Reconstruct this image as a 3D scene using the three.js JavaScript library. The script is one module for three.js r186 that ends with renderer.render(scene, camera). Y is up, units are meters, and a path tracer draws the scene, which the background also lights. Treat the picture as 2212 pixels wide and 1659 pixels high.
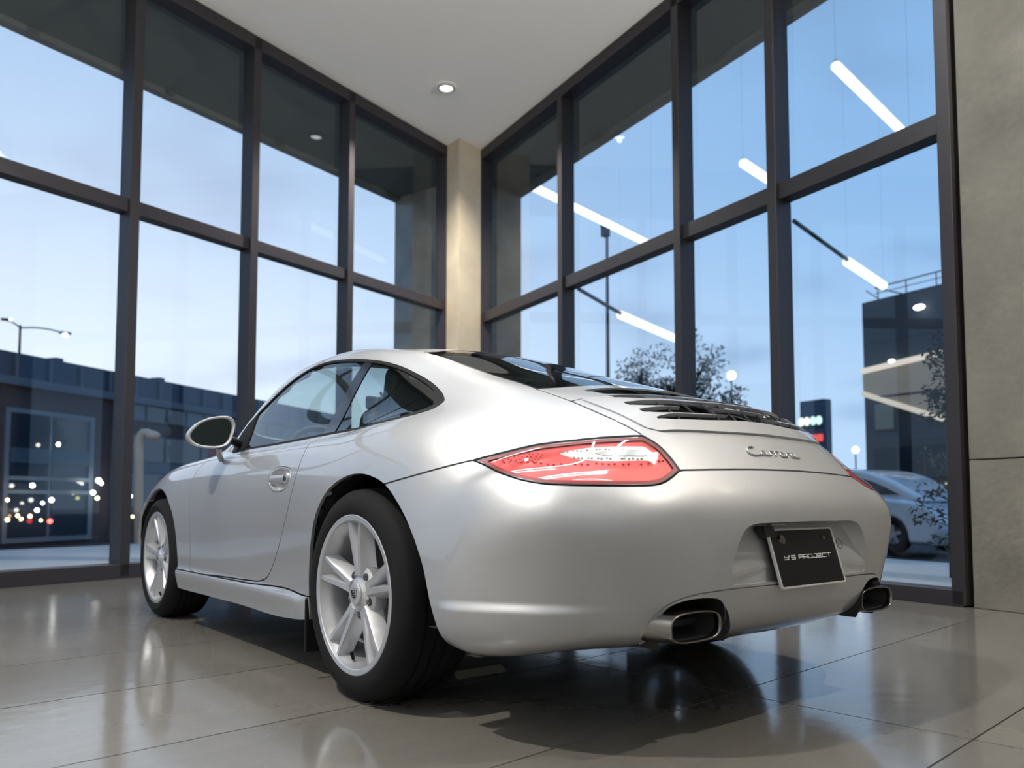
import * as THREE from 'three';
import { RoundedBoxGeometry } from 'three/addons/geometries/RoundedBoxGeometry.js';
import { RectAreaLightUniformsLib } from 'three/addons/lights/RectAreaLightUniformsLib.js';
import { mergeGeometries, mergeVertices, toCreasedNormals } from 'three/addons/utils/BufferGeometryUtils.js';
import { ImprovedNoise } from 'three/addons/math/ImprovedNoise.js';
import { FontLoader } from 'three/addons/loaders/FontLoader.js';
import { TextGeometry } from 'three/addons/geometries/TextGeometry.js';

// ---------- camera ----------
const scene = new THREE.Scene();
const camera = new THREE.PerspectiveCamera(2 * Math.atan(829.5 / 1725) * 180 / Math.PI, 2212 / 1659, 0.05, 400);
camera.position.set(-2.091, 0.625, 2.294);
{
  const yaw = 38.776 * Math.PI / 180, pitch = 3.5 * Math.PI / 180;
  camera.lookAt(camera.position.clone().add(new THREE.Vector3(Math.sin(yaw) * Math.cos(pitch), Math.sin(pitch), -Math.cos(yaw) * Math.cos(pitch))));
}
camera.setViewOffset(2212, 1659, 0, -148.5, 2212, 1659);   // shifted lens: uprights stay nearly upright
camera.focus = 2.75; camera.userData.fStop = 2.6;   // background softly out of focus

// ---------- sky: clear dusk, paler towards the set sun beyond the left windows, thin cloud ----------
{
  const W = 1024, H = 512, d = new Float32Array(W * H * 4), N = new ImprovedNoise(), sm = (a, b, x) => { const t = Math.min(1, Math.max(0, (x - a) / (b - a))); return t * t * (3 - 2 * t); };
  const zen = [.13, .31, .64], midc = [.255, .50, .86], hor = [.47, .69, .97], glow = [.40, .26, .08];
  for (let j = 0; j < H; j++) for (let i = 0; i < W; i++) {
    const el = ((j + .5) / H - .5) * Math.PI, th = ((i + .5) / W - .5) * 2 * Math.PI, x = Math.cos(el) * Math.cos(th), z = Math.cos(el) * Math.sin(th), y = Math.sin(el);
    const az = Math.atan2(x, -z) * 180 / Math.PI, e = Math.max(0, el * 180 / Math.PI), da = ((az - 10 + 540) % 360) - 180, g = Math.exp(-((da / 36) ** 2)) * Math.exp(-((e / 30) ** 2));
    const a = sm(0, 24, e), b = sm(18, 75, e); let c = [0, 1, 2].map(k => (hor[k] * (1 - a) + midc[k] * a) * (1 - b) + zen[k] * b + glow[k] * g + .13 * g);
    const q = 1 / (y + .22), f = N.noise(x * q * 1.6, z * q * 1.6, 2) * .6 + N.noise(x * q * 3.6, z * q * 3.6, 5) * .3 + N.noise(x * q * 8, z * q * 8, 9) * .15, cl = sm(-.05, .42, f) * sm(1, 8, e) * .75;
    const cc = [.19 + .48 * g, .36 + .38 * g, .62 + .32 * g]; c = c.map((v, k) => v * (1 - cl) + cc[k] * cl);
    const o = 4 * (j * W + i); d[o] = c[0] * .88; d[o + 1] = c[1] * .88; d[o + 2] = c[2] * .88; d[o + 3] = 1;
  }
  const t = new THREE.DataTexture(d, W, H, THREE.RGBAFormat, THREE.FloatType); t.mapping = THREE.EquirectangularReflectionMapping; t.magFilter = t.minFilter = THREE.LinearFilter; t.needsUpdate = true;
  scene.background = t;
}
const EXPOSURE = 1.15;
RectAreaLightUniformsLib.init();
const renderer = new THREE.WebGLRenderer({ antialias: true });
renderer.toneMapping = THREE.LinearToneMapping; renderer.toneMappingExposure = EXPOSURE; renderer.shadowMap.enabled = true;
// ---------- helpers ----------
let seed = 7;
const rnd = () => { seed = (seed * 1664525 + 1013904223) % 4294967296; return seed / 4294967296; };
const rr = (a, b) => a + (b - a) * rnd();
const V3 = (x, y, z) => new THREE.Vector3(x, y, z);
const clamp = (x, a = 0, b = 1) => Math.min(b, Math.max(a, x));
const sstep = (a, b, x) => { const t = clamp((x - a) / (b - a)); return t * t * (3 - 2 * t); };
const lerp = (a, b, t) => a + (b - a) * t;
const used = new Map();
function numbered(n) { const k = used.get(n) || 0; used.set(n, k + 1); return k ? n + '_' + String(k).padStart(3, '0') : n; }
function tag(o, label, category, group, kind) { o.userData.label = label; if (category) o.userData.category = category; if (group) o.userData.group = group; if (kind) o.userData.kind = kind; return o; }
function mesh(name, geo, mat, parent) { const m = new THREE.Mesh(Array.isArray(geo) ? merge(geo) : geo, mat); m.name = parent ? name : numbered(name); m.castShadow = m.receiveShadow = true; (parent || scene).add(m); return m; }
function group(name, parent) { const g = new THREE.Group(); g.name = parent ? name : numbered(name); (parent || scene).add(g); return g; }
function merge(list) {
  const gs = list.map(g => { g = g.index ? g.toNonIndexed() : g.clone(); for (const k of Object.keys(g.attributes)) if (!['position', 'normal', 'uv'].includes(k)) g.deleteAttribute(k); if (!g.attributes.uv) g.setAttribute('uv', new THREE.Float32BufferAttribute(new Float32Array(g.attributes.position.count * 2), 2)); if (!g.attributes.normal) g.computeVertexNormals(); return g; });
  return mergeGeometries(gs);
}
function boxUV(g, s = 1) { // uv in metres from the largest normal axis
  g = g.index ? g.toNonIndexed() : g; const p = g.attributes.position, n = g.attributes.normal, uv = new Float32Array(p.count * 2);
  for (let i = 0; i < p.count; i++) { const a = Math.abs(n.getX(i)), b = Math.abs(n.getY(i)), c = Math.abs(n.getZ(i)), x = p.getX(i), y = p.getY(i), z = p.getZ(i); const [u, v] = b >= a && b >= c ? [x, z] : a >= c ? [z, y] : [x, y]; uv[2 * i] = u * s; uv[2 * i + 1] = v * s; }
  g.setAttribute('uv', new THREE.BufferAttribute(uv, 2)); return g;
}
const box = (w, h, d, x = 0, y = 0, z = 0) => new THREE.BoxGeometry(w, h, d).translate(x, y, z);
const rbox = (w, h, d, r, x = 0, y = 0, z = 0, s = 2) => new RoundedBoxGeometry(w, h, d, s, r).translate(x, y, z);
function rod(a, b, r, seg = 10) { const d = b.clone().sub(a), g = new THREE.CylinderGeometry(r, r, d.length(), seg); g.applyQuaternion(new THREE.Quaternion().setFromUnitVectors(V3(0, 1, 0), d.clone().normalize())); const m = a.clone().add(b).multiplyScalar(.5); return g.translate(m.x, m.y, m.z); }
const tube = (pts, r, seg = 40, rad = 8, closed = false) => new THREE.TubeGeometry(new THREE.CatmullRomCurve3(pts.map(p => V3(...p)), closed, 'centripetal'), seg, r, rad, closed);
function smooth2(pts, n, closed = true) { const c = new THREE.CatmullRomCurve3(pts.map(p => V3(p[0], p[1], 0)), closed, 'centripetal'); return c.getPoints(n).slice(0, closed ? n : n + 1).map(p => [p.x, p.y]); }
function polySD(poly) { // signed distance, inside positive
  let x0 = 1e9, x1 = -1e9, y0 = 1e9, y1 = -1e9; for (const [x, y] of poly) { x0 = Math.min(x0, x); x1 = Math.max(x1, x); y0 = Math.min(y0, y); y1 = Math.max(y1, y); }
  return (x, y) => {
    if (x < x0 - .06 || x > x1 + .06 || y < y0 - .06 || y > y1 + .06) return -.06;
    let d = 1e9, ins = false;
    for (let i = 0, n = poly.length, j = n - 1; i < n; j = i++) {
      const ax = poly[j][0], ay = poly[j][1], bx = poly[i][0], by = poly[i][1], ex = bx - ax, ey = by - ay, t = clamp(((x - ax) * ex + (y - ay) * ey) / (ex * ex + ey * ey || 1));
      d = Math.min(d, (x - ax - t * ex) ** 2 + (y - ay - t * ey) ** 2);
      if ((ay > y) !== (by > y) && x < ax + (y - ay) / (by - ay) * ex) ins = !ins;
    }
    d = Math.sqrt(d); return ins ? d : -d;
  };
}
function pl(pts) { // piecewise-linear function of sorted pairs
  const a = [...pts].sort((p, q) => p[0] - q[0]);
  return x => { if (x <= a[0][0]) return a[0][1]; for (let i = 1; i < a.length; i++) if (x <= a[i][0]) return lerp(a[i - 1][1], a[i][1], (x - a[i - 1][0]) / (a[i][0] - a[i - 1][0] || 1)); return a[a.length - 1][1]; };
}
const smoothFn = (pts, n = 60) => pl(smooth2([...pts].sort((p, q) => p[0] - q[0]), n, false));
// triangle soup: p = [x,y,z,nx,ny,nz] rows, t = index triples
function split(s, g) {
  const val = s.p.map(g), P = s.p.slice(), cut = new Map(), A = [], B = [];
  const mid = (a, b) => {
    const k = a < b ? a * 4194304 + b : b * 4194304 + a; let i = cut.get(k);
    if (i === undefined) { const t = clamp(val[a] / (val[a] - val[b]), .0005, .9995), p = s.p[a], q = s.p[b], r = p.map((v, j) => v + (q[j] - v) * t), l = Math.hypot(r[3], r[4], r[5]) || 1; r[3] /= l; r[4] /= l; r[5] /= l; i = P.length; P.push(r); cut.set(k, i); }
    return i;
  };
  for (const [a, b, c] of s.t) {
    const k = (val[a] > 0) + (val[b] > 0) + (val[c] > 0);
    if (k === 3) { A.push([a, b, c]); continue; } if (k === 0) { B.push([a, b, c]); continue; }
    const one = k === 1; let [x, y, z] = [a, b, c];
    while ((val[x] > 0) !== one) [x, y, z] = [y, z, x];
    while ((val[y] > 0) === one || (val[z] > 0) === one) [x, y, z] = [y, z, x];
    const m = mid(x, y), n = mid(x, z), O = one ? A : B, R = one ? B : A;
    O.push([x, m, n]); R.push([m, y, z], [m, z, n]);
  }
  return [compact({ p: P, t: A }), compact({ p: P, t: B })];
}
function compact(s) { const m = new Map(), P = []; const t = s.t.map(f => f.map(i => { let k = m.get(i); if (k === undefined) { k = P.length; P.push(s.p[i]); m.set(i, k); } return k; })); return { p: P, t }; }
function join(...list) { const P = [], T = []; for (const s of list) { const o = P.length; for (const q of s.p) P.push(q); for (const f of s.t) T.push([f[0] + o, f[1] + o, f[2] + o]); } return { p: P, t: T }; }
const offset = (s, d) => ({ p: s.p.map(q => { const e = typeof d === 'function' ? d(q) : d; return [q[0] + q[3] * e, q[1] + q[4] * e, q[2] + q[5] * e, q[3], q[4], q[5]]; }), t: s.t });
const gap = .0027, strips = [];
function cutGap(s, g, w = gap) { // inside, outside, and the gap between them goes to the seals
  const [A, r1] = split(s, q => g(q) - w), [B, st] = split(r1, q => -g(q) - w); strips.push(st); return [A, B];
}
function geoOf(s, flange = .011) {
  const pos = [], nor = [], idx = [];
  for (const q of s.p) { pos.push(q[0], q[1], q[2]); nor.push(q[3], q[4], q[5]); }
  for (const f of s.t) idx.push(f[0], f[1], f[2]);
  if (flange > 0) { // turn the open edges inwards so that the panel has thickness
    const cnt = new Map(), key = (a, b) => a < b ? a * 4194304 + b : b * 4194304 + a;
    for (const f of s.t) for (let k = 0; k < 3; k++) { const e = key(f[k], f[(k + 1) % 3]); cnt.set(e, (cnt.get(e) || 0) + 1); }
    for (const f of s.t) for (let k = 0; k < 3; k++) {
      const a = f[k], b = f[(k + 1) % 3]; if (cnt.get(key(a, b)) !== 1) continue;
      const p = s.p[a], q = s.p[b], e = [q[0] - p[0], q[1] - p[1], q[2] - p[2]], m = [(p[3] + q[3]) / 2, (p[4] + q[4]) / 2, (p[5] + q[5]) / 2];
      let n = [e[1] * m[2] - e[2] * m[1], e[2] * m[0] - e[0] * m[2], e[0] * m[1] - e[1] * m[0]]; const l = Math.hypot(...n); if (l < 1e-9) continue; n = n.map(v => v / l);
      const o = pos.length / 3;
      for (const r of [p, q]) for (const d of [0, flange]) { pos.push(r[0] - r[3] * d, r[1] - r[4] * d, r[2] - r[5] * d); nor.push(...n); }
      idx.push(o, o + 1, o + 2, o + 2, o + 1, o + 3);
    }
  }
  const g = new THREE.BufferGeometry(); g.setAttribute('position', new THREE.Float32BufferAttribute(pos, 3)); g.setAttribute('normal', new THREE.Float32BufferAttribute(nor, 3)); g.setIndex(idx); return g;
}
// noise textures
const perlin = new ImprovedNoise();
function fbm(x, y, o = 4, z = 0) { let s = 0, a = .5, f = 1; for (let i = 0; i < o; i++) { s += a * perlin.noise(x * f, y * f, z + i * 7.3); a *= .5; f *= 2; } return s; }
function tex(n, fn, srgb, rep = 1) { // fn(u,v) -> [r,g,b] 0..1, tiles
  const d = new Uint8Array(n * n * 4); for (let j = 0; j < n; j++) for (let i = 0; i < n; i++) { const c = fn(i / n, j / n), k = 4 * (j * n + i); d[k] = clamp(c[0]) * 255; d[k + 1] = clamp(c[1]) * 255; d[k + 2] = clamp(c[2]) * 255; d[k + 3] = 255; }
  const t = new THREE.DataTexture(d, n, n); t.wrapS = t.wrapT = THREE.RepeatWrapping; t.magFilter = THREE.LinearFilter; t.minFilter = THREE.LinearMipmapLinearFilter; t.generateMipmaps = true; if (srgb) t.colorSpace = THREE.SRGBColorSpace; t.repeat.set(rep, rep); t.needsUpdate = true; return t;
}
function tileNoise(u, v, f, o, z) { // noise that wraps at 1
  const a = fbm(u * f, v * f, o, z), b = fbm((u - 1) * f, v * f, o, z), c = fbm(u * f, (v - 1) * f, o, z), d = fbm((u - 1) * f, (v - 1) * f, o, z);
  return (a * (1 - u) + b * u) * (1 - v) + (c * (1 - u) + d * u) * v;
}
const std = o => new THREE.MeshStandardMaterial({ side: THREE.DoubleSide, ...o });
const phys = o => new THREE.MeshPhysicalMaterial({ side: THREE.DoubleSide, ...o });
const lin = (r, g, b) => new THREE.Color().setRGB(r, g, b);
// ---------- showroom: two glass walls that meet at a concrete column ----------
const CH = 5.19; // ceiling height
const corner = V3(4.132, 0, -6.335), rad = Math.PI / 180;
const wallFrame = (az, flip) => { const x = V3(-Math.sin(az * rad), 0, Math.cos(az * rad)), out = V3(-Math.cos(az * rad), 0, -Math.sin(az * rad)).multiplyScalar(flip); return { x, out, at: (t, h, o) => corner.clone().addScaledVector(x, t).addScaledVector(out, o).setY(h) }; };
const FL = wallFrame(73.2145, 1), FR = wallFrame(8.8392, -1);
function onWall(F, name, w, h, d, t, y, o, mat, parent, r = .004) { // box: w along the wall, d outwards
  const m = mesh(name, boxUV(rbox(w, h, d, Math.min(r, w / 3, h / 3, d / 3), 0, 0, 0, 1)), mat, parent); const q = new THREE.Quaternion().setFromUnitVectors(V3(1, 0, 0), F.x);
  if (parent) { m.position.copy(F.at(t, y, o)); m.quaternion.copy(q); } else { m.position.copy(F.at(t, y, o)); m.quaternion.copy(q); } return m;
}
const struct = (o) => { o.userData.kind = 'structure'; return o; };
const frameMat = std({ name: 'dark bronze window frame', color: lin(.036, .031, .034), roughness: .42, metalness: .3 });
const noiseTex = (f, o, lo, hi, z, n = 512) => tex(n, (u, v) => { const k = lerp(lo, hi, clamp(.5 + tileNoise(u, v, f, o, z))); return [k, k, k]; }, false);
const concreteTex = tex(512, (u, v) => { const a = tileNoise(u, v, 5, 5, 1), b = tileNoise(u, v, 40, 3, 4), p = tileNoise(u, v, 90, 2, 8) > .33 ? -.09 : 0, k = .60 + .22 * a + .07 * b + p; return [k * 1.0, k * .955, k * .875]; }, true);
const concreteBump = noiseTex(30, 4, 0, 1, 3);
concreteTex.repeat.set(.45, .45); concreteBump.repeat.set(.8, .8);
const concrete = std({ name: 'smooth grey concrete', map: concreteTex, color: lin(.60, .61, .60), roughness: .7, bumpMap: concreteBump, bumpScale: .002 });
const columnTex = tex(512, (u, v) => { const a = tileNoise(u, v, 4, 5, 11), b = tileNoise(u, v, 60, 2, 14), k = .72 + .13 * a + .05 * b; return [k * 1.0, k * .93, k * .81]; }, true); columnTex.repeat.set(.5, .5);
const columnMat = std({ name: 'warm beige concrete', map: columnTex, roughness: .75, bumpMap: concreteBump, bumpScale: .0015 });
const ceilingMat = std({ name: 'matt off-white ceiling', color: lin(.90, .875, .83), roughness: .9 });
// ceiling and roof with overhang
const shape = pts => { const s = new THREE.Shape(); pts.forEach(([x, z], i) => i ? s.lineTo(x, -z) : s.moveTo(x, -z)); return s; };
const slab = (pts, y0, y1) => boxUV(new THREE.ExtrudeGeometry(shape(pts), { depth: y1 - y0, bevelEnabled: false }).rotateX(-Math.PI / 2).translate(0, y0, 0));
const P2 = (F, t, o) => { const p = F.at(t, 0, o); return [p.x, p.z]; };
const backA = [1.9, 7.2], backB = [-7.6, 6.2];
const LEFT = 9.6, RIGHT = 11.5;
const inter = (o1, o2) => { // corner point of the two walls moved outwards
  const a = FL.out, b = FR.out, det = a.x * b.z - a.z * b.x, c1 = corner.x * a.x + corner.z * a.z + o1, c2 = corner.x * b.x + corner.z * b.z + o2; return [(c1 * b.z - c2 * a.z) / det, (a.x * c2 - b.x * c1) / det];
};
const roomPts = [inter(.05, .05), P2(FR, 6.66, .05), P2(FR, RIGHT, .05), backA, backB, P2(FL, LEFT, .05)];
struct(mesh('ceiling', slab(roomPts, CH, CH + .12), ceilingMat));
const soffitMat = std({ name: 'dark grey-green soffit', color: lin(.085, .10, .092), roughness: .7 });
const roofPts = [inter(1.68, 1.1), P2(FR, RIGHT, 1.1), P2(FL, 0, 0), P2(FL, LEFT, 1.68)];
struct(mesh('trim_1', [slab([inter(1.68, 1.1), P2(FR, RIGHT, 1.1), P2(FR, RIGHT, .06), inter(.06, .06)], CH + .0, CH + .35), slab([inter(1.68, 1.1), inter(.06, .06), P2(FL, LEFT, .06), P2(FL, LEFT, 1.68)], CH + .0, CH + .35)], soffitMat)).userData.label = 'dark overhanging roof edge';
{ // drip edge under the overhang
  const lip = std({ name: 'grey roof edge', color: lin(.13, .14, .135), roughness: .6 });
  struct(onWall(FL, 'trim_2', LEFT + 1.5, .1, .12, (LEFT - 1.5) / 2, CH - .01, 1.62, lip)); struct(onWall(FR, 'trim_3', RIGHT + 1.5, .1, .12, (RIGHT - 1.5) / 2, CH - .01, 1.04, lip));
}
struct(mesh('roof', slab(roomPts, CH + .14, CH + .4), soffitMat));
// column
struct(mesh('wall_corner', slab([[3.519, -5.749], [3.528, -6.148], inter(.3, .0), inter(.3, .3), inter(.0, .3), [4.039, -5.879]], -.05, CH), columnMat)).userData.label = 'beige concrete column between the glass walls';
// concrete piers outside the glass corner
struct(mesh('wall_pier', slab([P2(FL, -.28, .07), P2(FL, -.28, 1.66), inter(1.66, 1.08), P2(FR, -.5, 1.08), P2(FR, -.5, .07)], -.3, CH), std({ name: 'blue-grey concrete', map: concreteTex, color: lin(.62, .66, .72), roughness: .75, bumpMap: concreteBump, bumpScale: .002 }))).userData.label = 'grey concrete pier outside the glass corner';
// glazing
const pane = phys({ name: 'window pane', color: lin(.95, .98, .985), roughness: .0, transmission: 1, thickness: 0, ior: 1.5 });
function glazing(F, n, mull, t0, t1, th0, th1, depth, sill) {
  const w = group('window_' + n); struct(w); w.userData.label = n === 1 ? 'tall left glass wall in dark bronze frames' : 'tall right glass wall in dark bronze frames';
  const bar = (wd, h, t, y, d = .15, o = -.03) => onWall(F, h > wd ? 'mullion' : 'transom', wd, h, d, t, y, o, frameMat, w);
  const mid = (t0 + t1) / 2, len = t1 - t0;
  onWall(F, 'head_frame', len, .13, .17, mid, CH - .065, -.035, frameMat, w); onWall(F, 'bottom_frame', len, sill, .17, mid, sill / 2, -.035, frameMat, w);
  bar(len, th1 - th0, mid, (th0 + th1) / 2, .13, -.02);
  for (const t of mull) bar(.085, CH - .02, t, CH / 2, .17, -.035);
  bar(.075, CH - .02, t0 + .03, CH / 2, .17, -.035); bar(.085, CH - .02, t1 - .03, CH / 2, .17, -.035);
  const edge = [t0, ...mull, t1]; for (let i = 0; i < edge.length - 1; i++) for (const [a, b] of [[sill, th0], [th1, CH - .13]]) {
    const m = mesh('glass_pane', new THREE.PlaneGeometry(edge[i + 1] - edge[i], b - a), pane, w); m.position.copy(F.at((edge[i] + edge[i + 1]) / 2, (a + b) / 2, 0)); m.quaternion.setFromUnitVectors(V3(1, 0, 0), F.x); m.castShadow = false;
  }
}
glazing(FL, 1, [2.33, 3.6, 4.81, 6.02, 7.23, 8.44], .62, LEFT, 3.057, 3.174, .15, .116);
glazing(FR, 2, [2.35, 4.22, 5.29], .44, 6.68, 2.925, 3.055, .15, .095);
// concrete wall right of the glass: panels with open joints
{
  const W = struct(onWall(FR, 'wall_right', RIGHT - 6.68, CH + .06, .14, (RIGHT + 6.68) / 2, CH / 2 - .03, .05, concrete)); W.userData.label = 'concrete wall right of the glazing';
  for (let i = 0; i < 2; i++) for (const [y0, y1] of [[.0, .868], [.876, CH]]) { const t0 = i ? 9.1 : 6.72, t1 = i ? RIGHT : 9.09; const m = mesh('concrete_panel', boxUV(rbox(t1 - t0, y1 - y0, .05, .004)), concrete, W); const a = FR.at((t0 + t1) / 2, (y0 + y1) / 2, -.06).sub(W.position).applyQuaternion(W.quaternion.clone().invert()); m.position.copy(a); }
}
// walls behind the camera
const rearWall = std({ name: 'warm grey plaster', color: lin(.72, .715, .70), roughness: .85 });
function wallBetween(name, a, b, label) { const d = V3(b[0] - a[0], 0, b[1] - a[1]), L = d.length(), m = struct(mesh(name, boxUV(box(L, CH + .06, .14)), rearWall)); m.position.set((a[0] + b[0]) / 2, CH / 2 - .03, (a[1] + b[1]) / 2); m.quaternion.setFromUnitVectors(V3(1, 0, 0), d.normalize()); m.userData.label = label; return m; }
wallBetween('wall_back', backA, backB, 'plain plaster wall behind the viewer'); wallBetween('wall_back_right', P2(FR, RIGHT, .05), backA, 'plain plaster wall right of the viewer'); wallBetween('wall_left', backB, P2(FL, LEFT, .05), 'plain plaster wall left of the viewer');
// floor: polished large tiles
{
  const fl = struct(mesh('floor', slab(roomPts, -.2, -.012), std({ name: 'dark joint bed', color: lin(.035, .033, .03), roughness: .8 }))); fl.userData.label = 'polished grey stone floor with thin joints';
  const map = tex(1024, (u, v) => { const a = tileNoise(u, v, 3, 5, 21), b = tileNoise(u, v * 3 % 1, 14, 4, 24), c = tileNoise(u, v, 120, 2, 27), k = .565 + .11 * a + .035 * b + .03 * c; return [k * 1.0, k * .972, k * .93]; }, true), bump = noiseTex(26, 4, 0, 1, 31), rough = tex(512, (u, v) => { const k = .50 + .16 * tileNoise(u, v, 6, 5, 41) + .07 * tileNoise(u, v * 4 % 1, 50, 2, 44); return [k, k, k]; }, false);
  const tileMats = [0, 1, 2, 3].map(i => { const c = t => { const q = t.clone(); q.repeat.set(.42, .42); q.offset.set(i * .27, i * .61); q.needsUpdate = true; return q; }; const s = [1, .965, 1.03, .985][i]; return phys({ name: 'polished stone tile', color: lin(.54 * s, .54 * s, .54 * s), map: c(map), roughness: .24, roughnessMap: c(rough), bumpMap: c(bump), bumpScale: .00045, ior: 1.62, specularIntensity: 1 }); });
  const A = 2.4, B = .71, g = .0032, ang = .085, ca = Math.cos(ang), sa = Math.sin(ang);
  const inRoom = polySD(roomPts); let k = 0;
  const shapes = new Map();
  for (let i = -7; i <= 6; i++) for (let j = -13; j <= 10; j++) {
    const lx = .2 + (i + .5) * A, lz = 1.385 + (j + .5) * B, x = lx * ca + lz * sa - .118, z = -lx * sa + lz * ca + .02; // grid turned a little against the car
    if (inRoom(x, z) < -.059) { let any = false; for (const [ex, ez] of [[-.5, -.5], [.5, -.5], [.5, .5], [-.5, .5]]) if (inRoom(x + ex * A, z + ez * B) > -.05) any = true; if (!any) continue; }
    const corners = [[-.5, -.5], [.5, -.5], [.5, .5], [-.5, .5]].map(([a, b]) => [a * (A - g), b * (B - g)]), world = ([a, b]) => [x + a * ca + b * sa, z - a * sa + b * ca];
    const clipped = clipTo(corners.map(world), roomPts); if (clipped.length < 3) continue;
    const loc = clipped.map(([wx, wz]) => [(wx - x) * ca - (wz - z) * sa, (wx - x) * sa + (wz - z) * ca]), whole = clipped.length === 4 && Math.abs(area(loc)) > (A - g) * (B - g) * .999;
    let geo = whole ? shapes.get('t') : null; if (!geo) { geo = boxUV(new THREE.ExtrudeGeometry(shape(loc.map(p => [...p])), { depth: .0105, bevelEnabled: whole, bevelSize: 0, bevelOffset: whole ? -.0012 : 0, bevelThickness: .0012, bevelSegments: 1 }).rotateX(-Math.PI / 2).translate(0, -.0117, 0)); if (whole) shapes.set('t', geo); }
    const m = mesh('tile', geo, tileMats[(i * 3 + j * 5 + 80) % 4], fl); m.position.set(x, 0, z); m.rotation.y = ang; k++;
  }
}
function area(p) { let s = 0; for (let i = 0; i < p.length; i++) { const [a, b] = p[i], [c, d] = p[(i + 1) % p.length]; s += a * d - b * c; } return s / 2; }
function clipTo(poly, hull) { // hull convex
  const sgn = Math.sign(area(hull)); let out = poly;
  for (let i = 0; i < hull.length && out.length; i++) { const [ax, ay] = hull[i], [bx, by] = hull[(i + 1) % hull.length], f = ([x, y]) => sgn * ((bx - ax) * (y - ay) - (by - ay) * (x - ax)), r = []; for (let j = 0; j < out.length; j++) { const p = out[j], q = out[(j + 1) % out.length], fp = f(p), fq = f(q); if (fp >= 0) r.push(p); if ((fp >= 0) !== (fq >= 0)) { const t = fp / (fp - fq); r.push([p[0] + (q[0] - p[0]) * t, p[1] + (q[1] - p[1]) * t]); } } out = r; }
  return out;
}
// ---------- lamps of the showroom, seen and added ----------
const lampGlow = (c, k, name = 'lamp glow') => std({ name, color: 0x000000, emissive: c, emissiveIntensity: k });
const downlightSpots = [[2.687, -4.809, 'round recessed downlight in the ceiling near the column', 58], [-3.3, -.4, 'round recessed downlight in the ceiling near the left glass wall', 70], [2.0, 3.2, 'added round downlight in the ceiling right of the viewer', 45]];  // the one right of the viewer is added to brighten the car rear
const warm = lin(1, .93, .82), cool = lin(.905, .958, 1);
for (const [x, z, label, power] of downlightSpots) {
  const d = group('downlight'); d.position.set(x, CH - .002, z); tag(d, label, 'ceiling light', 'recessed ceiling downlights');
  mesh('trim_ring', new THREE.LatheGeometry([[.1, .0], [.099, -.03], [.094, -.034], [.074, -.032], [.07, -.012]].map(p => new THREE.Vector2(...p)), 40), std({ name: 'grey lamp trim', color: lin(.42, .41, .39), roughness: .5 }), d);
  mesh('lamp_glass', new THREE.CylinderGeometry(.071, .071, .004, 36).translate(0, -.012, 0), lampGlow(cool, 6), d);
  const s = new THREE.SpotLight(warm, power, 0, 1.15, .8, 2); s.position.set(x, CH - .06, z); s.target.position.set(x, 0, z); s.castShadow = true; s.shadow.radius = 1.5; scene.add(s, s.target);
}
// deep baffled ceiling strips added out of view to brighten the car
const strips2 = [[-2.7, -1.9, 2.8, 'added strip light in the ceiling left of the car bonnet', 34], [.35, -1.5, 3.4, 'added strip light in the ceiling above the car roof', 36], [-.2, -.2, 3.4, 'added strip light in the ceiling above the car tail', 40], [.7, 1.3, 2.6, 'shorter added strip light in the ceiling behind the car', 6]];
for (const [x, z, len, label, power] of strips2) {
  const g = group('added_strip_light'), yaw = -Math.atan2(.47, .88); g.position.set(x, CH - .004, z); g.rotation.y = yaw; tag(g, label, 'ceiling light', 'added baffled ceiling strip lights');
  const white = std({ name: 'white lamp housing', color: lin(.6, .6, .6), roughness: .5 });
  mesh('housing', [box(len, .12, .012, 0, -.06, .071), box(len, .12, .012, 0, -.06, -.071), box(.012, .12, .13, len / 2, -.06, 0), box(.012, .12, .13, -len / 2, -.06, 0), box(len, .01, .13, 0, -.005, 0)], white, g);
  mesh('lamp_diffuser', box(len - .04, .006, .12, 0, -.02, 0), lampGlow(cool, 9), g);
  const a = new THREE.RectAreaLight(cool, power, len - .04, .12); a.position.set(x, CH - .028, z); a.rotation.set(-Math.PI / 2, 0, yaw); scene.add(a);
}
// wall washers added behind the viewer: bright walls fill the car and ceiling
for (const [a, b, label, power] of [[backA, backB, 'added wall washer light along the unseen wall behind the viewer', 40], [backB, P2(FL, LEFT, .05), 'added wall washer light along the unseen plaster wall left of the viewer', 98]]) {
  const d = V3(b[0] - a[0], 0, b[1] - a[1]), len = d.length() * .55; d.normalize(); const n = V3(-d.z, 0, d.x), mid = V3((a[0] + b[0]) / 2, CH, (a[1] + b[1]) / 2); if (n.dot(V3(-1, 0, 1).sub(mid)) < 0) n.negate();
  const g = group('added_washer_light'); g.position.copy(mid).addScaledVector(n, 1.7); g.quaternion.setFromUnitVectors(V3(1, 0, 0), d); tag(g, label, 'ceiling light', 'added wall washers');
  const side = V3(0, 0, 1).applyQuaternion(g.quaternion).dot(n) > 0 ? 1 : -1; // local z away from the wall
  mesh('housing', [box(len, .16, .012, 0, -.09, side * .075), box(len, .02, .15, 0, -.018, 0)], std({ name: 'white washer housing', color: lin(.6, .6, .6), roughness: .5 }), g);
  mesh('lamp_diffuser', box(len - .04, .1, .006, 0, -.1, side * .06), lampGlow(cool, 7), g);
  const l = new THREE.RectAreaLight(cool, power, len - .04, .12); l.position.copy(g.position).add(V3(0, -.1, 0)).addScaledVector(n, .045); scene.add(l); l.lookAt(l.position.clone().addScaledVector(n, -1.7).add(V3(0, -2.0, 0)));
}
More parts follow.
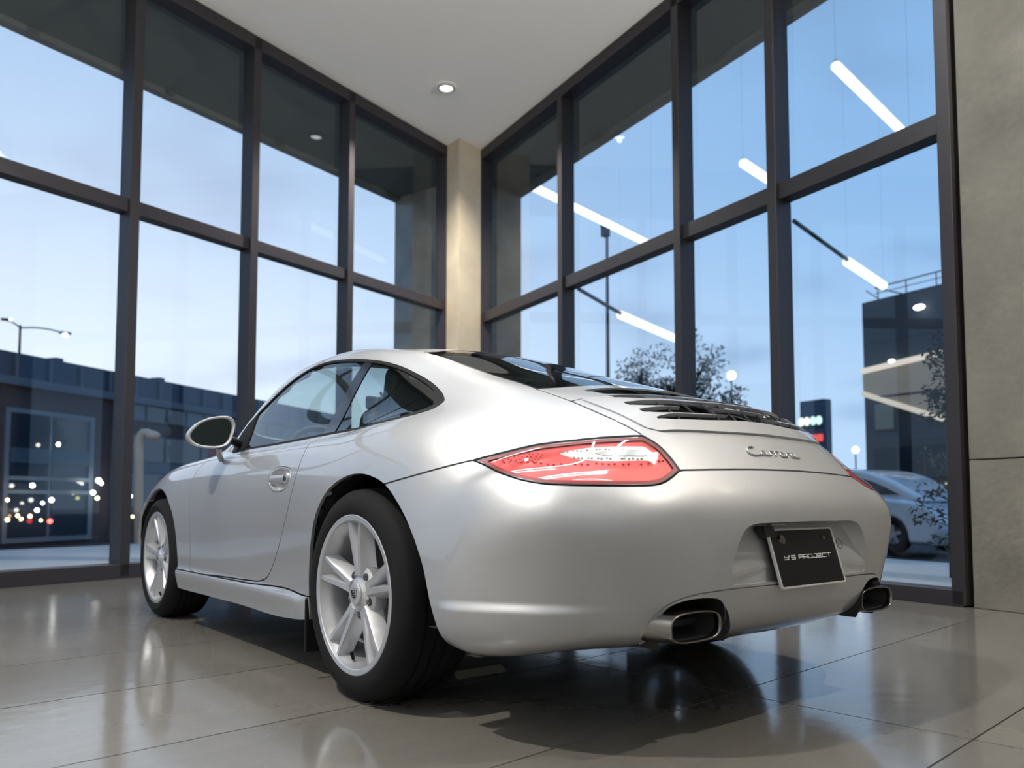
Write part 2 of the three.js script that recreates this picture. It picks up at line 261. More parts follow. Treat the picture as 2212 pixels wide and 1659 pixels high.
// uplighters added on the walls outside the view to brighten the ceiling
for (const [pos, aim, label] of [[FR.at(9.4, 3.3, -.14), V3(1.2, CH, -3.2), 'lamp added on the concrete wall right of the viewer to brighten the ceiling'], [V3(-6.0, 3.3, 1.4), V3(.2, CH, -3.4), 'lamp added on the plaster wall left of the viewer to brighten the ceiling']]) {
  const g = group('added_uplighter'); g.position.copy(pos); tag(g, label, 'wall light', 'added uplighters on the walls');
  mesh('bowl', new THREE.LatheGeometry([[.02, -.12], [.06, -.11], [.1, -.05], [.11, 0], [.1, 0], [.05, -.09], [.0, -.1]].map(q => new THREE.Vector2(...q)), 32), std({ name: 'white lamp bowl', color: lin(.6, .6, .6), roughness: .5 }), g);
  mesh('lamp_glass', new THREE.CylinderGeometry(.09, .09, .004, 28).translate(0, -.02, 0), lampGlow(cool, 6), g);
  const s = new THREE.SpotLight(lin(1, .96, .9), 46, 0, .95, 1, 2); s.position.copy(pos).add(V3(0, .03, 0)); s.target.position.copy(aim); s.castShadow = true; s.shadow.radius = 2; scene.add(s, s.target);
}
// ---------- car body surface: one smooth half shell, stations nose to tail, twelve points each from the centre line to the bottom ----------
const STATIONS = [
  [[0, .18, -3.15], [.25, .18, -3.12], [.42, .18, -3.06], [.53, .18, -3.0], [.61, .18, -2.93], [.68, .18, -2.86], [.74, .185, -2.79], [.79, .19, -2.71], [.82, .2, -2.63], [.85, .22, -2.54], [.87, .26, -2.45], [.885, .31, -2.38]],
  [[0, .28, -3.28], [.25, .28, -3.25], [.42, .28, -3.19], [.54, .28, -3.12], [.63, .28, -3.04], [.7, .28, -2.96], [.76, .28, -2.87], [.805, .28, -2.77], [.84, .285, -2.67], [.865, .29, -2.57], [.878, .3, -2.47], [.885, .32, -2.38]],
  [[0, .45, -3.31], [.25, .45, -3.28], [.42, .45, -3.21], [.54, .445, -3.14], [.63, .44, -3.06], [.7, .43, -2.98], [.79, .42, -2.88], [.84, .4, -2.78], [.87, .385, -2.68], [.895, .37, -2.58], [.878, .36, -2.47], [.885, .33, -2.38]],
  [[0, .6, -3.2], [.25, .6, -3.18], [.42, .6, -3.12], [.53, .595, -3.07], [.61, .585, -3.02], [.68, .565, -2.95], [.77, .535, -2.87], [.83, .505, -2.78], [.87, .465, -2.68], [.89, .42, -2.58], [.875, .39, -2.47], [.885, .335, -2.38]],
  [[0, .69, -2.98], [.25, .695, -2.97], [.42, .705, -2.94], [.52, .71, -2.92], [.6, .705, -2.9], [.67, .705, -2.86], [.76, .67, -2.81], [.83, .605, -2.74], [.87, .525, -2.65], [.89, .46, -2.56], [.875, .41, -2.46], [.885, .34, -2.38]],
  [[0, .755, -2.68], [.25, .76, -2.68], [.42, .775, -2.67], [.52, .79, -2.66], [.6, .809, -2.65], [.67, .802, -2.64], [.745, .777, -2.62], [.825, .685, -2.58], [.85, .585, -2.53], [.87, .5, -2.47], [.88, .43, -2.42], [.885, .34, -2.37]],
  [[0, .805, -2.35], [.25, .81, -2.35], [.42, .822, -2.35], [.52, .832, -2.35], [.6, .848, -2.35], [.68, .843, -2.35], [.755, .81, -2.35], [.825, .72, -2.35], [.865, .61, -2.35], [.883, .5, -2.35], [.887, .42, -2.35], [.885, .34, -2.35]],
  [[0, .925, -2], [.25, .925, -2], [.42, .918, -2], [.53, .908, -2], [.61, .888, -2], [.69, .86, -2], [.76, .825, -2], [.82, .745, -2.02], [.855, .62, -2.04], [.868, .48, -2.08], [.868, .34, -2.12], [.862, .22, -2.16]],
  [[0, 1.125, -1.7], [.25, 1.12, -1.7], [.43, 1.103, -1.7], [.565, 1.062, -1.7], [.645, .965, -1.7], [.71, .87, -1.7], [.765, .835, -1.7], [.82, .745, -1.7], [.848, .61, -1.7], [.852, .46, -1.72], [.85, .31, -1.74], [.842, .19, -1.76]],
  [[0, 1.262, -1.35], [.25, 1.258, -1.35], [.43, 1.242, -1.35], [.556, 1.2, -1.35], [.645, 1.035, -1.35], [.715, .87, -1.35], [.772, .835, -1.35], [.828, .735, -1.35], [.848, .59, -1.35], [.849, .44, -1.35], [.847, .3, -1.35], [.84, .19, -1.35]],
  [[0, 1.309, -1], [.25, 1.304, -1], [.42, 1.286, -1], [.556, 1.239, -1], [.645, 1.05, -1], [.717, .874, -1], [.776, .838, -1], [.834, .735, -1], [.851, .59, -1], [.85, .44, -1], [.847, .3, -1], [.84, .19, -1]],
  [[0, 1.294, -.65], [.25, 1.287, -.65], [.42, 1.265, -.65], [.55, 1.234, -.65], [.645, 1.054, -.65], [.72, .882, -.65], [.782, .845, -.65], [.845, .74, -.65], [.864, .59, -.65], [.862, .44, -.65], [.857, .3, -.65], [.848, .19, -.65]],
  [[0, 1.237, -.3], [.25, 1.229, -.3], [.41, 1.202, -.3], [.54, 1.168, -.3], [.642, 1.025, -.3], [.722, .892, -.3], [.79, .853, -.3], [.866, .745, -.3], [.89, .6, -.29], [.888, .46, -.27], [.885, .34, -.24], [.88, .24, -.2]],
  [[0, 1.148, 0], [.25, 1.135, 0], [.4, 1.104, 0], [.53, 1.07, 0], [.632, 1, 0], [.71, .925, 0], [.79, .87, 0], [.872, .765, 0], [.903, .62, 0], [.907, .5, 0], [.907, .42, 0], [.905, .34, 0]],
  [[0, 1.066, .3], [.25, 1.051, .3], [.4, 1.02, .3], [.52, .998, .3], [.62, .946, .3], [.71, .9, .295], [.795, .845, .285], [.872, .74, .255], [.904, .61, .19], [.908, .5, .13], [.907, .42, .07], [.905, .342, .02]],
  [[0, .988, .55], [.25, .978, .545], [.4, .95, .54], [.52, .918, .525], [.63, .876, .505], [.73, .832, .475], [.82, .77, .43], [.883, .68, .345], [.906, .58, .25], [.908, .49, .17], [.907, .42, .09], [.905, .345, .035]],
  [[0, .929, .755], [.25, .916, .75], [.4, .886, .735], [.53, .837, .705], [.65, .785, .66], [.755, .744, .6], [.838, .693, .52], [.888, .622, .41], [.906, .548, .3], [.908, .475, .195], [.907, .415, .105], [.905, .345, .04]],
  [[0, .828, .88], [.25, .822, .87], [.42, .806, .852], [.55, .782, .81], [.67, .748, .75], [.78, .72, .68], [.853, .672, .585], [.89, .592, .455], [.907, .527, .33], [.908, .46, .215], [.907, .408, .12], [.905, .345, .045]],
  [[0, .718, .97], [.25, .716, .958], [.43, .712, .936], [.57, .7, .902], [.7, .694, .853], [.803, .67, .766], [.868, .628, .632], [.893, .56, .48], [.907, .503, .35], [.908, .447, .23], [.907, .4, .13], [.905, .343, .05]],
  [[0, .61, 1.042], [.25, .61, 1.03], [.43, .608, 1.004], [.58, .604, .985], [.705, .594, .928], [.812, .592, .845], [.874, .56, .712], [.897, .515, .525], [.908, .475, .375], [.908, .43, .24], [.907, .39, .14], [.905, .34, .05]],
  [[0, .48, 1.055], [.25, .48, 1.043], [.43, .48, 1.018], [.59, .478, .977], [.718, .474, .912], [.808, .465, .822], [.871, .45, .682], [.901, .43, .53], [.908, .408, .38], [.908, .384, .245], [.907, .362, .145], [.905, .336, .05]],
  [[0, .36, 1.035], [.25, .36, 1.023], [.43, .36, .998], [.59, .36, .95], [.718, .358, .88], [.806, .356, .79], [.867, .352, .665], [.897, .347, .525], [.905, .343, .38], [.907, .34, .25], [.907, .337, .145], [.905, .332, .05]],
  [[0, .288, .99], [.25, .288, .98], [.43, .285, .955], [.585, .282, .91], [.705, .278, .84], [.788, .271, .755], [.846, .263, .64], [.876, .264, .515], [.89, .274, .385], [.897, .292, .255], [.902, .308, .145], [.905, .326, .05]],
  [[0, .245, .9], [.25, .245, .89], [.43, .245, .865], [.565, .245, .82], [.67, .24, .75], [.745, .232, .67], [.795, .225, .57], [.83, .23, .47], [.855, .245, .36], [.875, .265, .25], [.89, .29, .15], [.905, .32, .05]],
];
const NU = STATIONS.length, NV = 12;
function controlNet() {
  const data = STATIONS.map(r => r.map(p => [...p])), net = STATIONS.map(r => r.map(p => [...p]));
  const at = (n, i, j, k) => {
    const s = j < 0 && k === 0 ? -1 : 1; j = Math.abs(j);
    const row = i < 0 ? [2, 0, 1] : i >= NU ? [2, NU - 1, NU - 2] : null;
    if (row) return s * (2 * at(n, row[1], j, k) - at(n, row[2], j, k));
    if (j >= NV) return s * (2 * n[i][NV - 1][k] - n[i][NV - 2][k]);
    return s * n[i][j][k];
  };
  const w = [1 / 6, 2 / 3, 1 / 6];
  for (let it = 0; it < 4; it++) {
    const next = net.map(r => r.map(p => [...p]));
    for (let i = 0; i < NU; i++) for (let j = 0; j < NV; j++) for (let k = 0; k < 3; k++) {
      let s = 0;
      for (let a = -1; a < 2; a++) for (let b = -1; b < 2; b++) s += w[a + 1] * w[b + 1] * at(net, i + a, j + b, k);
      next[i][j][k] += .8 * (data[i][j][k] - s);
    }
    for (let i = 0; i < NU; i++) for (let j = 0; j < NV; j++) net[i][j] = next[i][j];
  }
  const A = []; // padded: index i+1, j+1
  for (let i = -1; i <= NU; i++) { A.push([]); for (let j = -1; j <= NV; j++) A[i + 1].push([0, 1, 2].map(k => at(net, i, j, k))); }
  return A;
}
const NET = controlNet();
const bas = t => [(1 - t) ** 3 / 6, (3 * t ** 3 - 6 * t * t + 4) / 6, (-3 * t ** 3 + 3 * t * t + 3 * t + 1) / 6, t ** 3 / 6];
const dbas = t => [-((1 - t) ** 2) / 2, (9 * t * t - 12 * t) / 6, (-9 * t * t + 6 * t + 3) / 6, t * t / 2];
function bodyPoint(u, v) { // u in [0, NU-1], v in [0, NV-1]; gives position and outward normal
  const i = Math.min(Math.floor(u), NU - 2), j = Math.min(Math.floor(v), NV - 2), a = bas(u - i), b = bas(v - j), da = dbas(u - i), db = dbas(v - j);
  const p = [0, 0, 0], pu = [0, 0, 0], pv = [0, 0, 0];
  for (let m = 0; m < 4; m++) for (let n = 0; n < 4; n++) { const c = NET[i + m][j + n]; for (let k = 0; k < 3; k++) { p[k] += a[m] * b[n] * c[k]; pu[k] += da[m] * b[n] * c[k]; pv[k] += a[m] * db[n] * c[k]; } }
  const nx = pv[1] * pu[2] - pv[2] * pu[1], ny = pv[2] * pu[0] - pv[0] * pu[2], nz = pv[0] * pu[1] - pv[1] * pu[0];
  const l = Math.hypot(nx, ny, nz) || 1, s = -1;
  return [p[0], p[1], p[2], s * nx / l, s * ny / l, s * nz / l];
}
// pressed-in shapes: the ledge low on the rear bumper, the sill shoulder, the rolled arch lips
const ledgeY = pl([[.3, .35], [.5, .352], [.6, .357], [.75, .3625], [.9, .363]]);
function pressing(q) {
  const x = Math.abs(q[0]), y = q[1], z = q[2]; let d = 0;
  if (z > .34 && y < .5) { const amp = .013 * sstep(.62, .84, x) * sstep(.46, .57, z); d += amp * sstep(ledgeY(z) + .014, ledgeY(z) - .012, y); }
  if (z > -2.1 && z < -.3 && y < .34 && x > .7) d += .021 * sstep(-.37, -.47, z) * sstep(-2.02, -1.92, z) * sstep(.302, .272, y) * (1 - .55 * sstep(.265, .19, y));
  return d;
}
// soup = {p: rows of x,y,z,nx,ny,nz, t: triangles}, a fine grid over the whole shell
function bodySoup(subU, subV) {
  const us = [], vs = [];
  for (let i = 0; i < NU - 1; i++) { const n = subU(i); for (let k = 0; k < n; k++) us.push(i + k / n); } us.push(NU - 1);
  for (let j = 0; j < NV - 1; j++) { const n = subV(j); for (let k = 0; k < n; k++) vs.push(j + k / n); } vs.push(NV - 1);
  const H = us.map(u => vs.map((v, j) => { const q = bodyPoint(u, v), d = pressing(q); return [j ? q[0] + q[3] * d : 0, q[1] + q[4] * d, q[2] + q[5] * d]; }));
  const nu = us.length, nv = vs.length, W = 2 * nv - 1, P = [], T = [];
  const at = (i, j) => { i = clamp(i, 0, nu - 1); if (j < 0) { const q = H[i][-j]; return [-q[0], q[1], q[2]]; } return H[i][Math.min(j, nv - 1)]; };
  for (let i = 0; i < nu; i++) {
    const row = vs.map((v, j) => {
      const a = at(i - 1, j), b = at(i + 1, j), c = at(i, j - 1), d = at(i, j + 1), e = [b[0] - a[0], b[1] - a[1], b[2] - a[2]], f = [d[0] - c[0], d[1] - c[1], d[2] - c[2]];
      const n = [e[1] * f[2] - e[2] * f[1], e[2] * f[0] - e[0] * f[2], e[0] * f[1] - e[1] * f[0]], l = Math.hypot(...n) || 1; if (!j) n[0] = 0;
      return [...at(i, j), n[0] / l, n[1] / l, n[2] / l];
    });
    for (let j = nv - 1; j > 0; j--) { const q = row[j]; P.push([-q[0], q[1], q[2], -q[3], q[4], q[5]]); }
    for (const q of row) P.push(q);
  }
  for (let i = 0; i < nu - 1; i++) for (let j = 0; j < W - 1; j++) { const a = i * W + j, b = a + 1, c = a + W, d = c + 1; if (j < nv - 1) T.push([a, c, b], [b, c, d]); else T.push([a, c, d], [a, d, b]); }
  return { p: P, t: T };
}
// ---------- materials of the car ----------
const paint = phys({ name: 'silver metallic paint', color: lin(.455, .46, .475), metalness: .66, roughness: .48, clearcoat: 1, clearcoatRoughness: .03 });
const rubber = phys({ name: 'black rubber', color: lin(.010, .010, .011), roughness: .8, specularIntensity: .35 });
const gloss = phys({ name: 'gloss black trim', color: lin(.012, .012, .014), roughness: .25, clearcoat: .6, clearcoatRoughness: .1 });
const plastic = std({ name: 'black plastic', color: lin(.018, .018, .02), roughness: .55 });
const darkGap = std({ name: 'dark seam', color: lin(.006, .006, .007), roughness: .8 });
const sideGlass = phys({ name: 'tinted side glass', color: lin(.62, .74, .73), roughness: .0, transmission: 1, thickness: 0, ior: 1.7, side: THREE.DoubleSide });
const rearGlassM = phys({ name: 'tinted rear glass', color: lin(.5, .55, .55), roughness: .0, transmission: 1, thickness: 0, ior: 2.6 });
const clearGlass = phys({ name: 'clear lens', color: lin(.98, .98, .98), roughness: .02, transmission: 1, thickness: 0, ior: 1.5 });
const chrome = std({ name: 'chrome', color: lin(.75, .75, .76), metalness: 1, roughness: .12 });
const wheelSilver = phys({ name: 'silver wheel enamel', color: lin(.50, .51, .54), metalness: .6, roughness: .36, clearcoat: .7, clearcoatRoughness: .12 });
const steel = std({ name: 'brushed steel', color: lin(.24, .23, .22), metalness: 1, roughness: .26 });
const disc = std({ name: 'cast brake iron', color: lin(.09, .09, .095), metalness: .7, roughness: .5 });
const leather = std({ name: 'grey leather', color: lin(.035, .035, .037), roughness: .55 });
const trimGrey = std({ name: 'grey cabin trim', color: lin(.05, .05, .052), roughness: .7 });
const headcloth = std({ name: 'light grey headlining', color: lin(.4, .4, .4), roughness: .9 });

const car = group('sports_car');
tag(car, 'silver sports coupe with red taillights and a Carrera script on the polished floor', 'car');

// outlines on the body, in metres: side view (z, y), top view (|x|, z), rear (arc, y)
const arc = q => Math.atan2(Math.abs(q[0]), q[2] + .1) * .95;
const onArc = pts => pts.map(([x, y, z]) => [arc([x, y, z]), y]);
const dlo = polySD(smooth2([[-1.60, .866], [-1.66, .93], [-1.632, .995], [-1.53, 1.047], [-1.444, 1.087], [-1.313, 1.147], [-1.186, 1.194], [-1.056, 1.2235], [-.91, 1.232], [-.756, 1.2215], [-.617, 1.205], [-.493, 1.185], [-.377, 1.161], [-.263, 1.129], [-.147, 1.088], [-.02, 1.039], [.07, 1.0], [.137, .967], [.172, .943], [.172, .921], [.13, .905], [.03, .894], [-.12, .887], [-.285, .882], [-.558, .8795], [-1.0, .871], [-1.38, .8675]], 260));
const gDlo = q => Math.abs(q[0]) > .4 && q[2] > -1.8 && q[2] < .3 ? dlo(q[2], q[1]) : -.05;
const archR = polySD([...smooth2([[-.362, .1], [-.36, .3], [-.342, .44], [-.295, .56], [-.2035, .654], [-.098, .699], [.003, .714], [.1045, .7045], [.205, .673], [.304, .606], [.3745, .531], [.434, .443], [.466, .344], [.488, .264], [.5, .2], [.5, .1]], 90, false)]);
const archF = polySD([...smooth2([[-2.77, .1], [-2.765, .3], [-2.745, .44], [-2.69, .56], [-2.6, .655], [-2.5, .69], [-2.4, .697], [-2.3, .686], [-2.2, .655], [-2.1, .60], [-2.03, .54], [-1.975, .44], [-1.95, .3], [-1.945, .1]], 90, false)]);
const gArch = q => Math.abs(q[0]) < .45 ? -.05 : Math.max(archR(q[2], q[1]), archF(q[2], q[1]));
const seamPts = [[.905, .655, .05], [.8921, .6812, .2223], [.8758, .7015, .3467], [.8421, .7226, .4496], [.8034, .7386, .5209]], lightLow = [[.7978, .7239, .5652], [.8155, .7006, .6544], [.8082, .6794, .738], [.7865, .6691, .7997], [.7525, .6658, .8453], [.6936, .6644, .8907], [.6226, .6643, .925], [.5463, .667, .9466], [.5145, .6735, .9491], [.4734, .6895, .9444], [.4369, .7071, .9384]], lidLow = [[.36, .7095, .948], [.2837, .7119, .9587], [.1574, .7148, .9673], [0, .7165, .9713]];
const bumperTop = pl([...smooth2(onArc(seamPts), 30, false), ...smooth2(onArc(lightLow), 60, false), ...smooth2(onArc(lidLow), 20, false)]);
const gBumper = q => q[2] > .02 ? bumperTop(arc(q)) - q[1] : -.05;
const lightUp = [[.8034, .7386, .5209], [.7389, .7618, .5893], [.6738, .7805, .6398], [.6162, .7901, .6986], [.5631, .7971, .7609], [.4647, .8035, .8347]], lightIn = [[.4647, .8035, .8347], [.4469, .7777, .872], [.4388, .7441, .9062], [.4369, .7071, .9384]];
const lightPoly = polySD([...smooth2(onArc(lightUp), 30, false), ...smooth2(onArc(lightIn), 16, false), ...onArc(lightLow).reverse().map(([a, b]) => [a, b - .012])]);
const lightEdge = polySD([...smooth2(onArc(lightUp), 30, false), ...smooth2(onArc(lightIn), 16, false), ...smooth2(onArc(lightLow), 50, false).reverse()]);
const gLight = q => q[2] > .3 ? lightPoly(arc(q), q[1]) : -.05;
const lidFront = smoothFn([[0, .712], [.1, .704], [.22, .672], [.325, .62], [.385, .583], [.4335, .5635], [.5, .555]]);
const lidSide = smoothFn([[.35, .476], [.56, .4705], [.7, .4735], [.79, .472], [.834, .4645]]);
const gLid = q => q[2] < .4 || q[1] < .6 ? -.05 : Math.min(q[2] - lidFront(Math.abs(q[0])), q[2] > .83 ? .05 : lidSide(q[2]) - Math.abs(q[0]));
const glassEnd = smoothFn([[0, .466], [.198, .463], [.315, .447], [.3724, .428], [.44, .408], [.5, .395]]);
const glassSide = smoothFn([[-.4, .43], [-.285, .44], [-.16, .434], [.0225, .43], [.2286, .453], [.401, .474]]);
const gPanel = q => q[1] < .8 || q[2] < .3 || q[2] > .8 ? -.05 : Math.min(q[2] - glassEnd(Math.abs(q[0])), lidSide(q[2]) - Math.abs(q[0]));
const glassPoly = polySD((() => { const r = []; for (let z = -.3; z <= .405; z += .02) r.push([glassSide(z), z]); for (let x = .46; x >= -.46; x -= .02) r.push([x, glassEnd(Math.abs(x))]); for (let z = .4; z >= -.305; z -= .02) r.push([-glassSide(z), z]); for (let x = -.42; x <= .43; x += .04) r.push([x, -.33 - .02 * (1 - (x / .44) ** 2)]); return r; })());
const gRear = q => q[1] > .9 && q[2] > -.5 && q[2] < .6 ? glassPoly(q[0], q[2]) : -.05;
const screenPoly = polySD(smooth2([[-.62, -1.66], [-.5, -1.86], [-.25, -1.935], [0, -1.95], [.25, -1.935], [.5, -1.86], [.62, -1.66], [.565, -1.4], [.52, -1.17], [.3, -1.115], [0, -1.1], [-.3, -1.115], [-.52, -1.17], [-.565, -1.4]], 90));
const gScreen = q => q[1] > .88 && q[2] < -1 ? screenPoly(q[0], q[2]) : -.05;
const doorPoly = polySD(smooth2([[-.600, .9], [-.592, .862], [-.545, .81], [-.5205, .7294], [-.551, .6232], [-.61, .5265], [-.68, .432], [-.731, .377], [-.80, .3251], [-.886, .3045], [-1.0, .2985], [-1.36, .291], [-1.72, .286], [-1.766, .30], [-1.772, .416], [-1.795, .563], [-1.84, .70], [-1.85, .78], [-1.81, .835], [-1.74, .868], [-1.66, .9]], 220));
const gDoor = q => Math.abs(q[0]) > .6 && q[2] < -.4 && q[2] > -2 ? doorPoly(q[2], q[1]) : -.05;
const gSill = q => q[2] > -2.05 && q[2] < -.3 ? .2905 - .006 * sstep(-.6, -1.7, q[2]) + .01 * sstep(-1.0, -.6, q[2]) * sstep(-.36, -.6, q[2]) - q[1] : -.05;
const exhPoly = polySD(smooth2([[.53, .18], [.54, .255], [.558, .30], [.553, .335], [.53, .363], [.485, .378], [.41, .3805], [.375, .373], [.352, .35], [.341, .325], [.337, .29], [.34, .24], [.345, .18]], 90));
const gExh = q => q[2] > .7 && q[1] < .5 ? exhPoly(Math.abs(q[0]), q[1]) : -.05;
const valLine = smoothFn([[0, .402], [.2, .4], [.36, .3975], [.466, .389], [.5276, .3715], [.5583, .3477], [.572, .325]]);
const gVal = q => q[2] > .7 && q[1] < .45 ? Math.min(valLine(Math.abs(q[0])) - q[1], (.571 - .00 - Math.abs(q[0])) + .55 * Math.min(0, q[1] - .312)) : -.05;
const recPts = [[.338, .4075], [.3475, .43], [.3475, .45], [.3326, .495], [.308, .538], [.2858, .557], [.2524, .5655], [.125, .5685], [0, .57]];
const recOutline = [...smooth2(recPts, 40, false), ...smooth2(recPts.map(([x, y]) => [-x, y]).reverse(), 40, false).slice(1)];
const recPoly = polySD(recOutline);
const gRec = q => q[2] > .8 && q[1] < .7 && q[1] > .3 ? recPoly(q[0], q[1]) : -.05;

// ---------- cut the shell into panels ----------
let shell = bodySoup(i => i < 5 ? 8 : i < 8 ? 16 : i < 13 ? 34 : 26, j => [14, 12, 12, 18, 22, 12, 14, 18, 16, 14, 12][j]);
let part = {};
[part.dlo, shell] = split(shell, gDlo);
[, shell] = split(shell, gArch);
{ const [b, r] = cutGap(shell, gBumper); part.bumper = b; shell = r; }
{ const [b, r] = cutGap(shell, gLight); part.light = b; shell = r; }
{ const [b, r] = cutGap(shell, gLid); part.lid = b; shell = r; }
{ const [b, r] = cutGap(shell, gPanel); part.panel = b; shell = r; }
[part.rear, shell] = split(shell, gRear);
[part.screen, shell] = split(shell, gScreen);
{ const [b, r] = cutGap(shell, gSill); part.sill = b; shell = r; }
{ const [b, r] = cutGap(shell, gDoor); part.door = b; shell = r; }
const hoodPoly = polySD(smooth2([[-.60, -2.0], [-.3, -2.02], [0, -2.03], [.3, -2.02], [.60, -2.0], [.55, -2.4], [.46, -2.9], [.25, -3.08], [0, -3.1], [-.25, -3.08], [-.46, -2.9], [-.55, -2.4]], 90));
{ const [b, r] = cutGap(shell, q => q[2] < -1.9 && q[1] > .5 ? hoodPoly(q[0], q[2]) : -.05); part.hood = b; shell = r; }
{ const [b, r] = cutGap(shell, q => q[2] < -2.5 ? Math.min(-2.68 - q[2], .63 - q[1]) : -.05); part.nose = b; shell = r; }
const lampSD = polySD(smooth2([[.53, .60], [.5, .68], [.55, .76], [.63, .78], [.70, .74], [.715, .66], [.67, .59], [.6, .565]], 50));
{ const [b, r] = cutGap(shell, q => q[2] < -2.6 ? lampSD(Math.abs(q[0]), q[1]) : -.05); part.headlight = b; shell = r; }
{ const [b, r] = cutGap(shell, q => Math.abs(q[0]) > .45 ? Math.min(-1.765 - q[2], .885 - q[1] + .3 * (-1.765 - q[2])) : -.05); part.fender = b; shell = r; }
mesh('body_shell', geoOf(shell), paint, car).userData.label = 'silver roof and rear quarter panels';
const sides = (s) => [split(s, q => -q[0])[0], split(s, q => q[0])[0]];
for (const [n, k] of [['front_fender', 'fender'], ['rocker_panel', 'sill']]) for (const s of sides(part[k])) mesh(n, geoOf(s), paint, car);
mesh('hood', geoOf(part.hood), paint, car);
const nose = mesh('front_bumper', geoOf(part.nose), paint, car);
for (const s of sides(part.headlight)) { const h = mesh('headlight', geoOf(offset(s, -.03), .0), chrome, car); mesh('lens', geoOf(s, 0), clearGlass, h); }
mesh('windshield', geoOf(offset(part.screen, -.003), 0), phys({ name: 'clear windshield glass', color: lin(.8, .86, .85), roughness: 0, transmission: 1, thickness: 0, ior: 1.5 }), car);
{ // rear window: black border and tinted glass
  const [g, ring] = split(part.rear, q => gRear(q) - .012); const r = mesh('rear_window', geoOf(offset(g, -.002), 0), rearGlassM, car);
  mesh('window_seal', geoOf(offset(ring, -.001), .008), gloss, r);
}
for (const s of sides(part.dlo)) { // side window: seal, mirror triangle, front glass, pillar, rear glass
  const inset = q => gDlo(q) - .011 - .017 * sstep(.04, .15, q[2]), line = (q, z0, y0, z1, y1) => (q[2] - z0) - (z1 - z0) * (q[1] - y0) / (y1 - y0);
  const [g, ring] = split(s, inset), [front, rest] = split(g, q => -line(q, -.604, .891, -.528, 1.176)), [post, quarter] = split(rest, q => -line(q, -.500, .899, -.466, 1.165)), [fg, sail] = split(front, q => line(q, -1.447, .88, -1.50, 1.04));
  mesh('window_seal', geoOf(ring, .014), rubber, car);
  mesh('mirror_triangle', geoOf(sail, .01), rubber, car).userData.label = 'black triangle at the mirror foot';
  mesh('door_window', geoOf(offset(fg, -.005), 0), sideGlass, car);
  mesh('pillar_trim', geoOf(offset(post, -.002), .006), gloss, car);
  mesh('quarter_window', geoOf(offset(quarter, -.005), 0), sideGlass, car).userData.label = 'tinted rear quarter window';
}
// ---------- doors with recessed grips ----------
const gripPts = [[-.823, .705], [-.82, .738], [-.79, .755], [-.73, .7625], [-.66, .7585], [-.605, .748], [-.578, .726], [-.576, .696], [-.605, .675], [-.66, .664], [-.72, .662], [-.78, .676]];
const gripSD = polySD(smooth2(gripPts, 70)), gripIn = polySD(smooth2(gripPts.map(([z, y]) => [lerp(-.7, z, .9), lerp(.71, y, .86)]), 70));
for (const s of sides(part.door)) {
  const sg = s.p[0][0] < 0 ? -1 : 1, [grip, skin] = cutGap(s, q => gripSD(q[2], q[1]), .0012);
  const d = mesh('door', geoOf(skin), paint, car);
  const [well, rim] = split(grip, q => gripIn(q[2], q[1]));
  const deep = offset(well, q => -.026 * sstep(0, .022, gripIn(q[2], q[1])));
  mesh('grip_cup', [geoOf(rim, .006), relit(deep)], paint, d);
  const bar = new THREE.CapsuleGeometry(.0165, .16, 6, 20).rotateX(Math.PI / 2).scale(.8, 1, 1);
  mesh('door_handle', bar.translate(sg * .846, .712, -.70), paint, d);
  mesh('lock_boss', new THREE.CylinderGeometry(.021, .024, .02, 28).rotateZ(Math.PI / 2).translate(sg * .85, .713, -.618), paint, d);
  mesh('key_lock', new THREE.CylinderGeometry(.010, .010, .006, 20).rotateZ(Math.PI / 2).translate(sg * .861, .713, -.618), steel, d);
}
function relit(s) { const g = geoOf(s, 0); g.computeVertexNormals(); return g; }
// ---------- rear bumper: valance, exhaust openings, plate recess ----------
let bump = part.bumper;
[, bump] = split(bump, q => gExh(q));
[, bump] = split(bump, q => gRec(q));
const [valance, bumperSkin] = cutGap(bump, gVal, .0012);
const bumper = mesh('rear_bumper', geoOf(bumperSkin, .02), paint, car);
mesh('lower_valance', geoOf(offset(valance, .003), .02), paint, bumper);
for (const sg of [-1, 1]) { // dark liners of the exhaust openings
  const ring = smooth2([[.535, .252], [.558, .30], [.553, .335], [.53, .363], [.485, .378], [.41, .3805], [.375, .373], [.352, .35], [.341, .325], [.337, .29], [.338, .262]], 50, false);
  const zAt = x => 1.012 - .36 * Math.max(0, x - .33) ** 1.35, pos = [], idx = [], rows = [[1, .004], [1.0, -.03], [.96, -.14]];
  rows.forEach(([k, dz]) => ring.forEach(([x, y]) => pos.push(sg * lerp(.447, x, k), lerp(.3, y, k), zAt(x) + dz - (y < .3 ? (.3 - y) * .55 : 0))));
  const n = ring.length; for (let r = 0; r < rows.length - 1; r++) for (let i = 0; i < n - 1; i++) { const a = r * n + i, b = r * n + i + 1; idx.push(a, b, a + n, b, b + n, a + n); }
  const g = new THREE.BufferGeometry(); g.setAttribute('position', new THREE.Float32BufferAttribute(pos, 3)); g.setIndex(idx); g.computeVertexNormals();
  mesh('exhaust_surround', g, plastic, bumper);
}
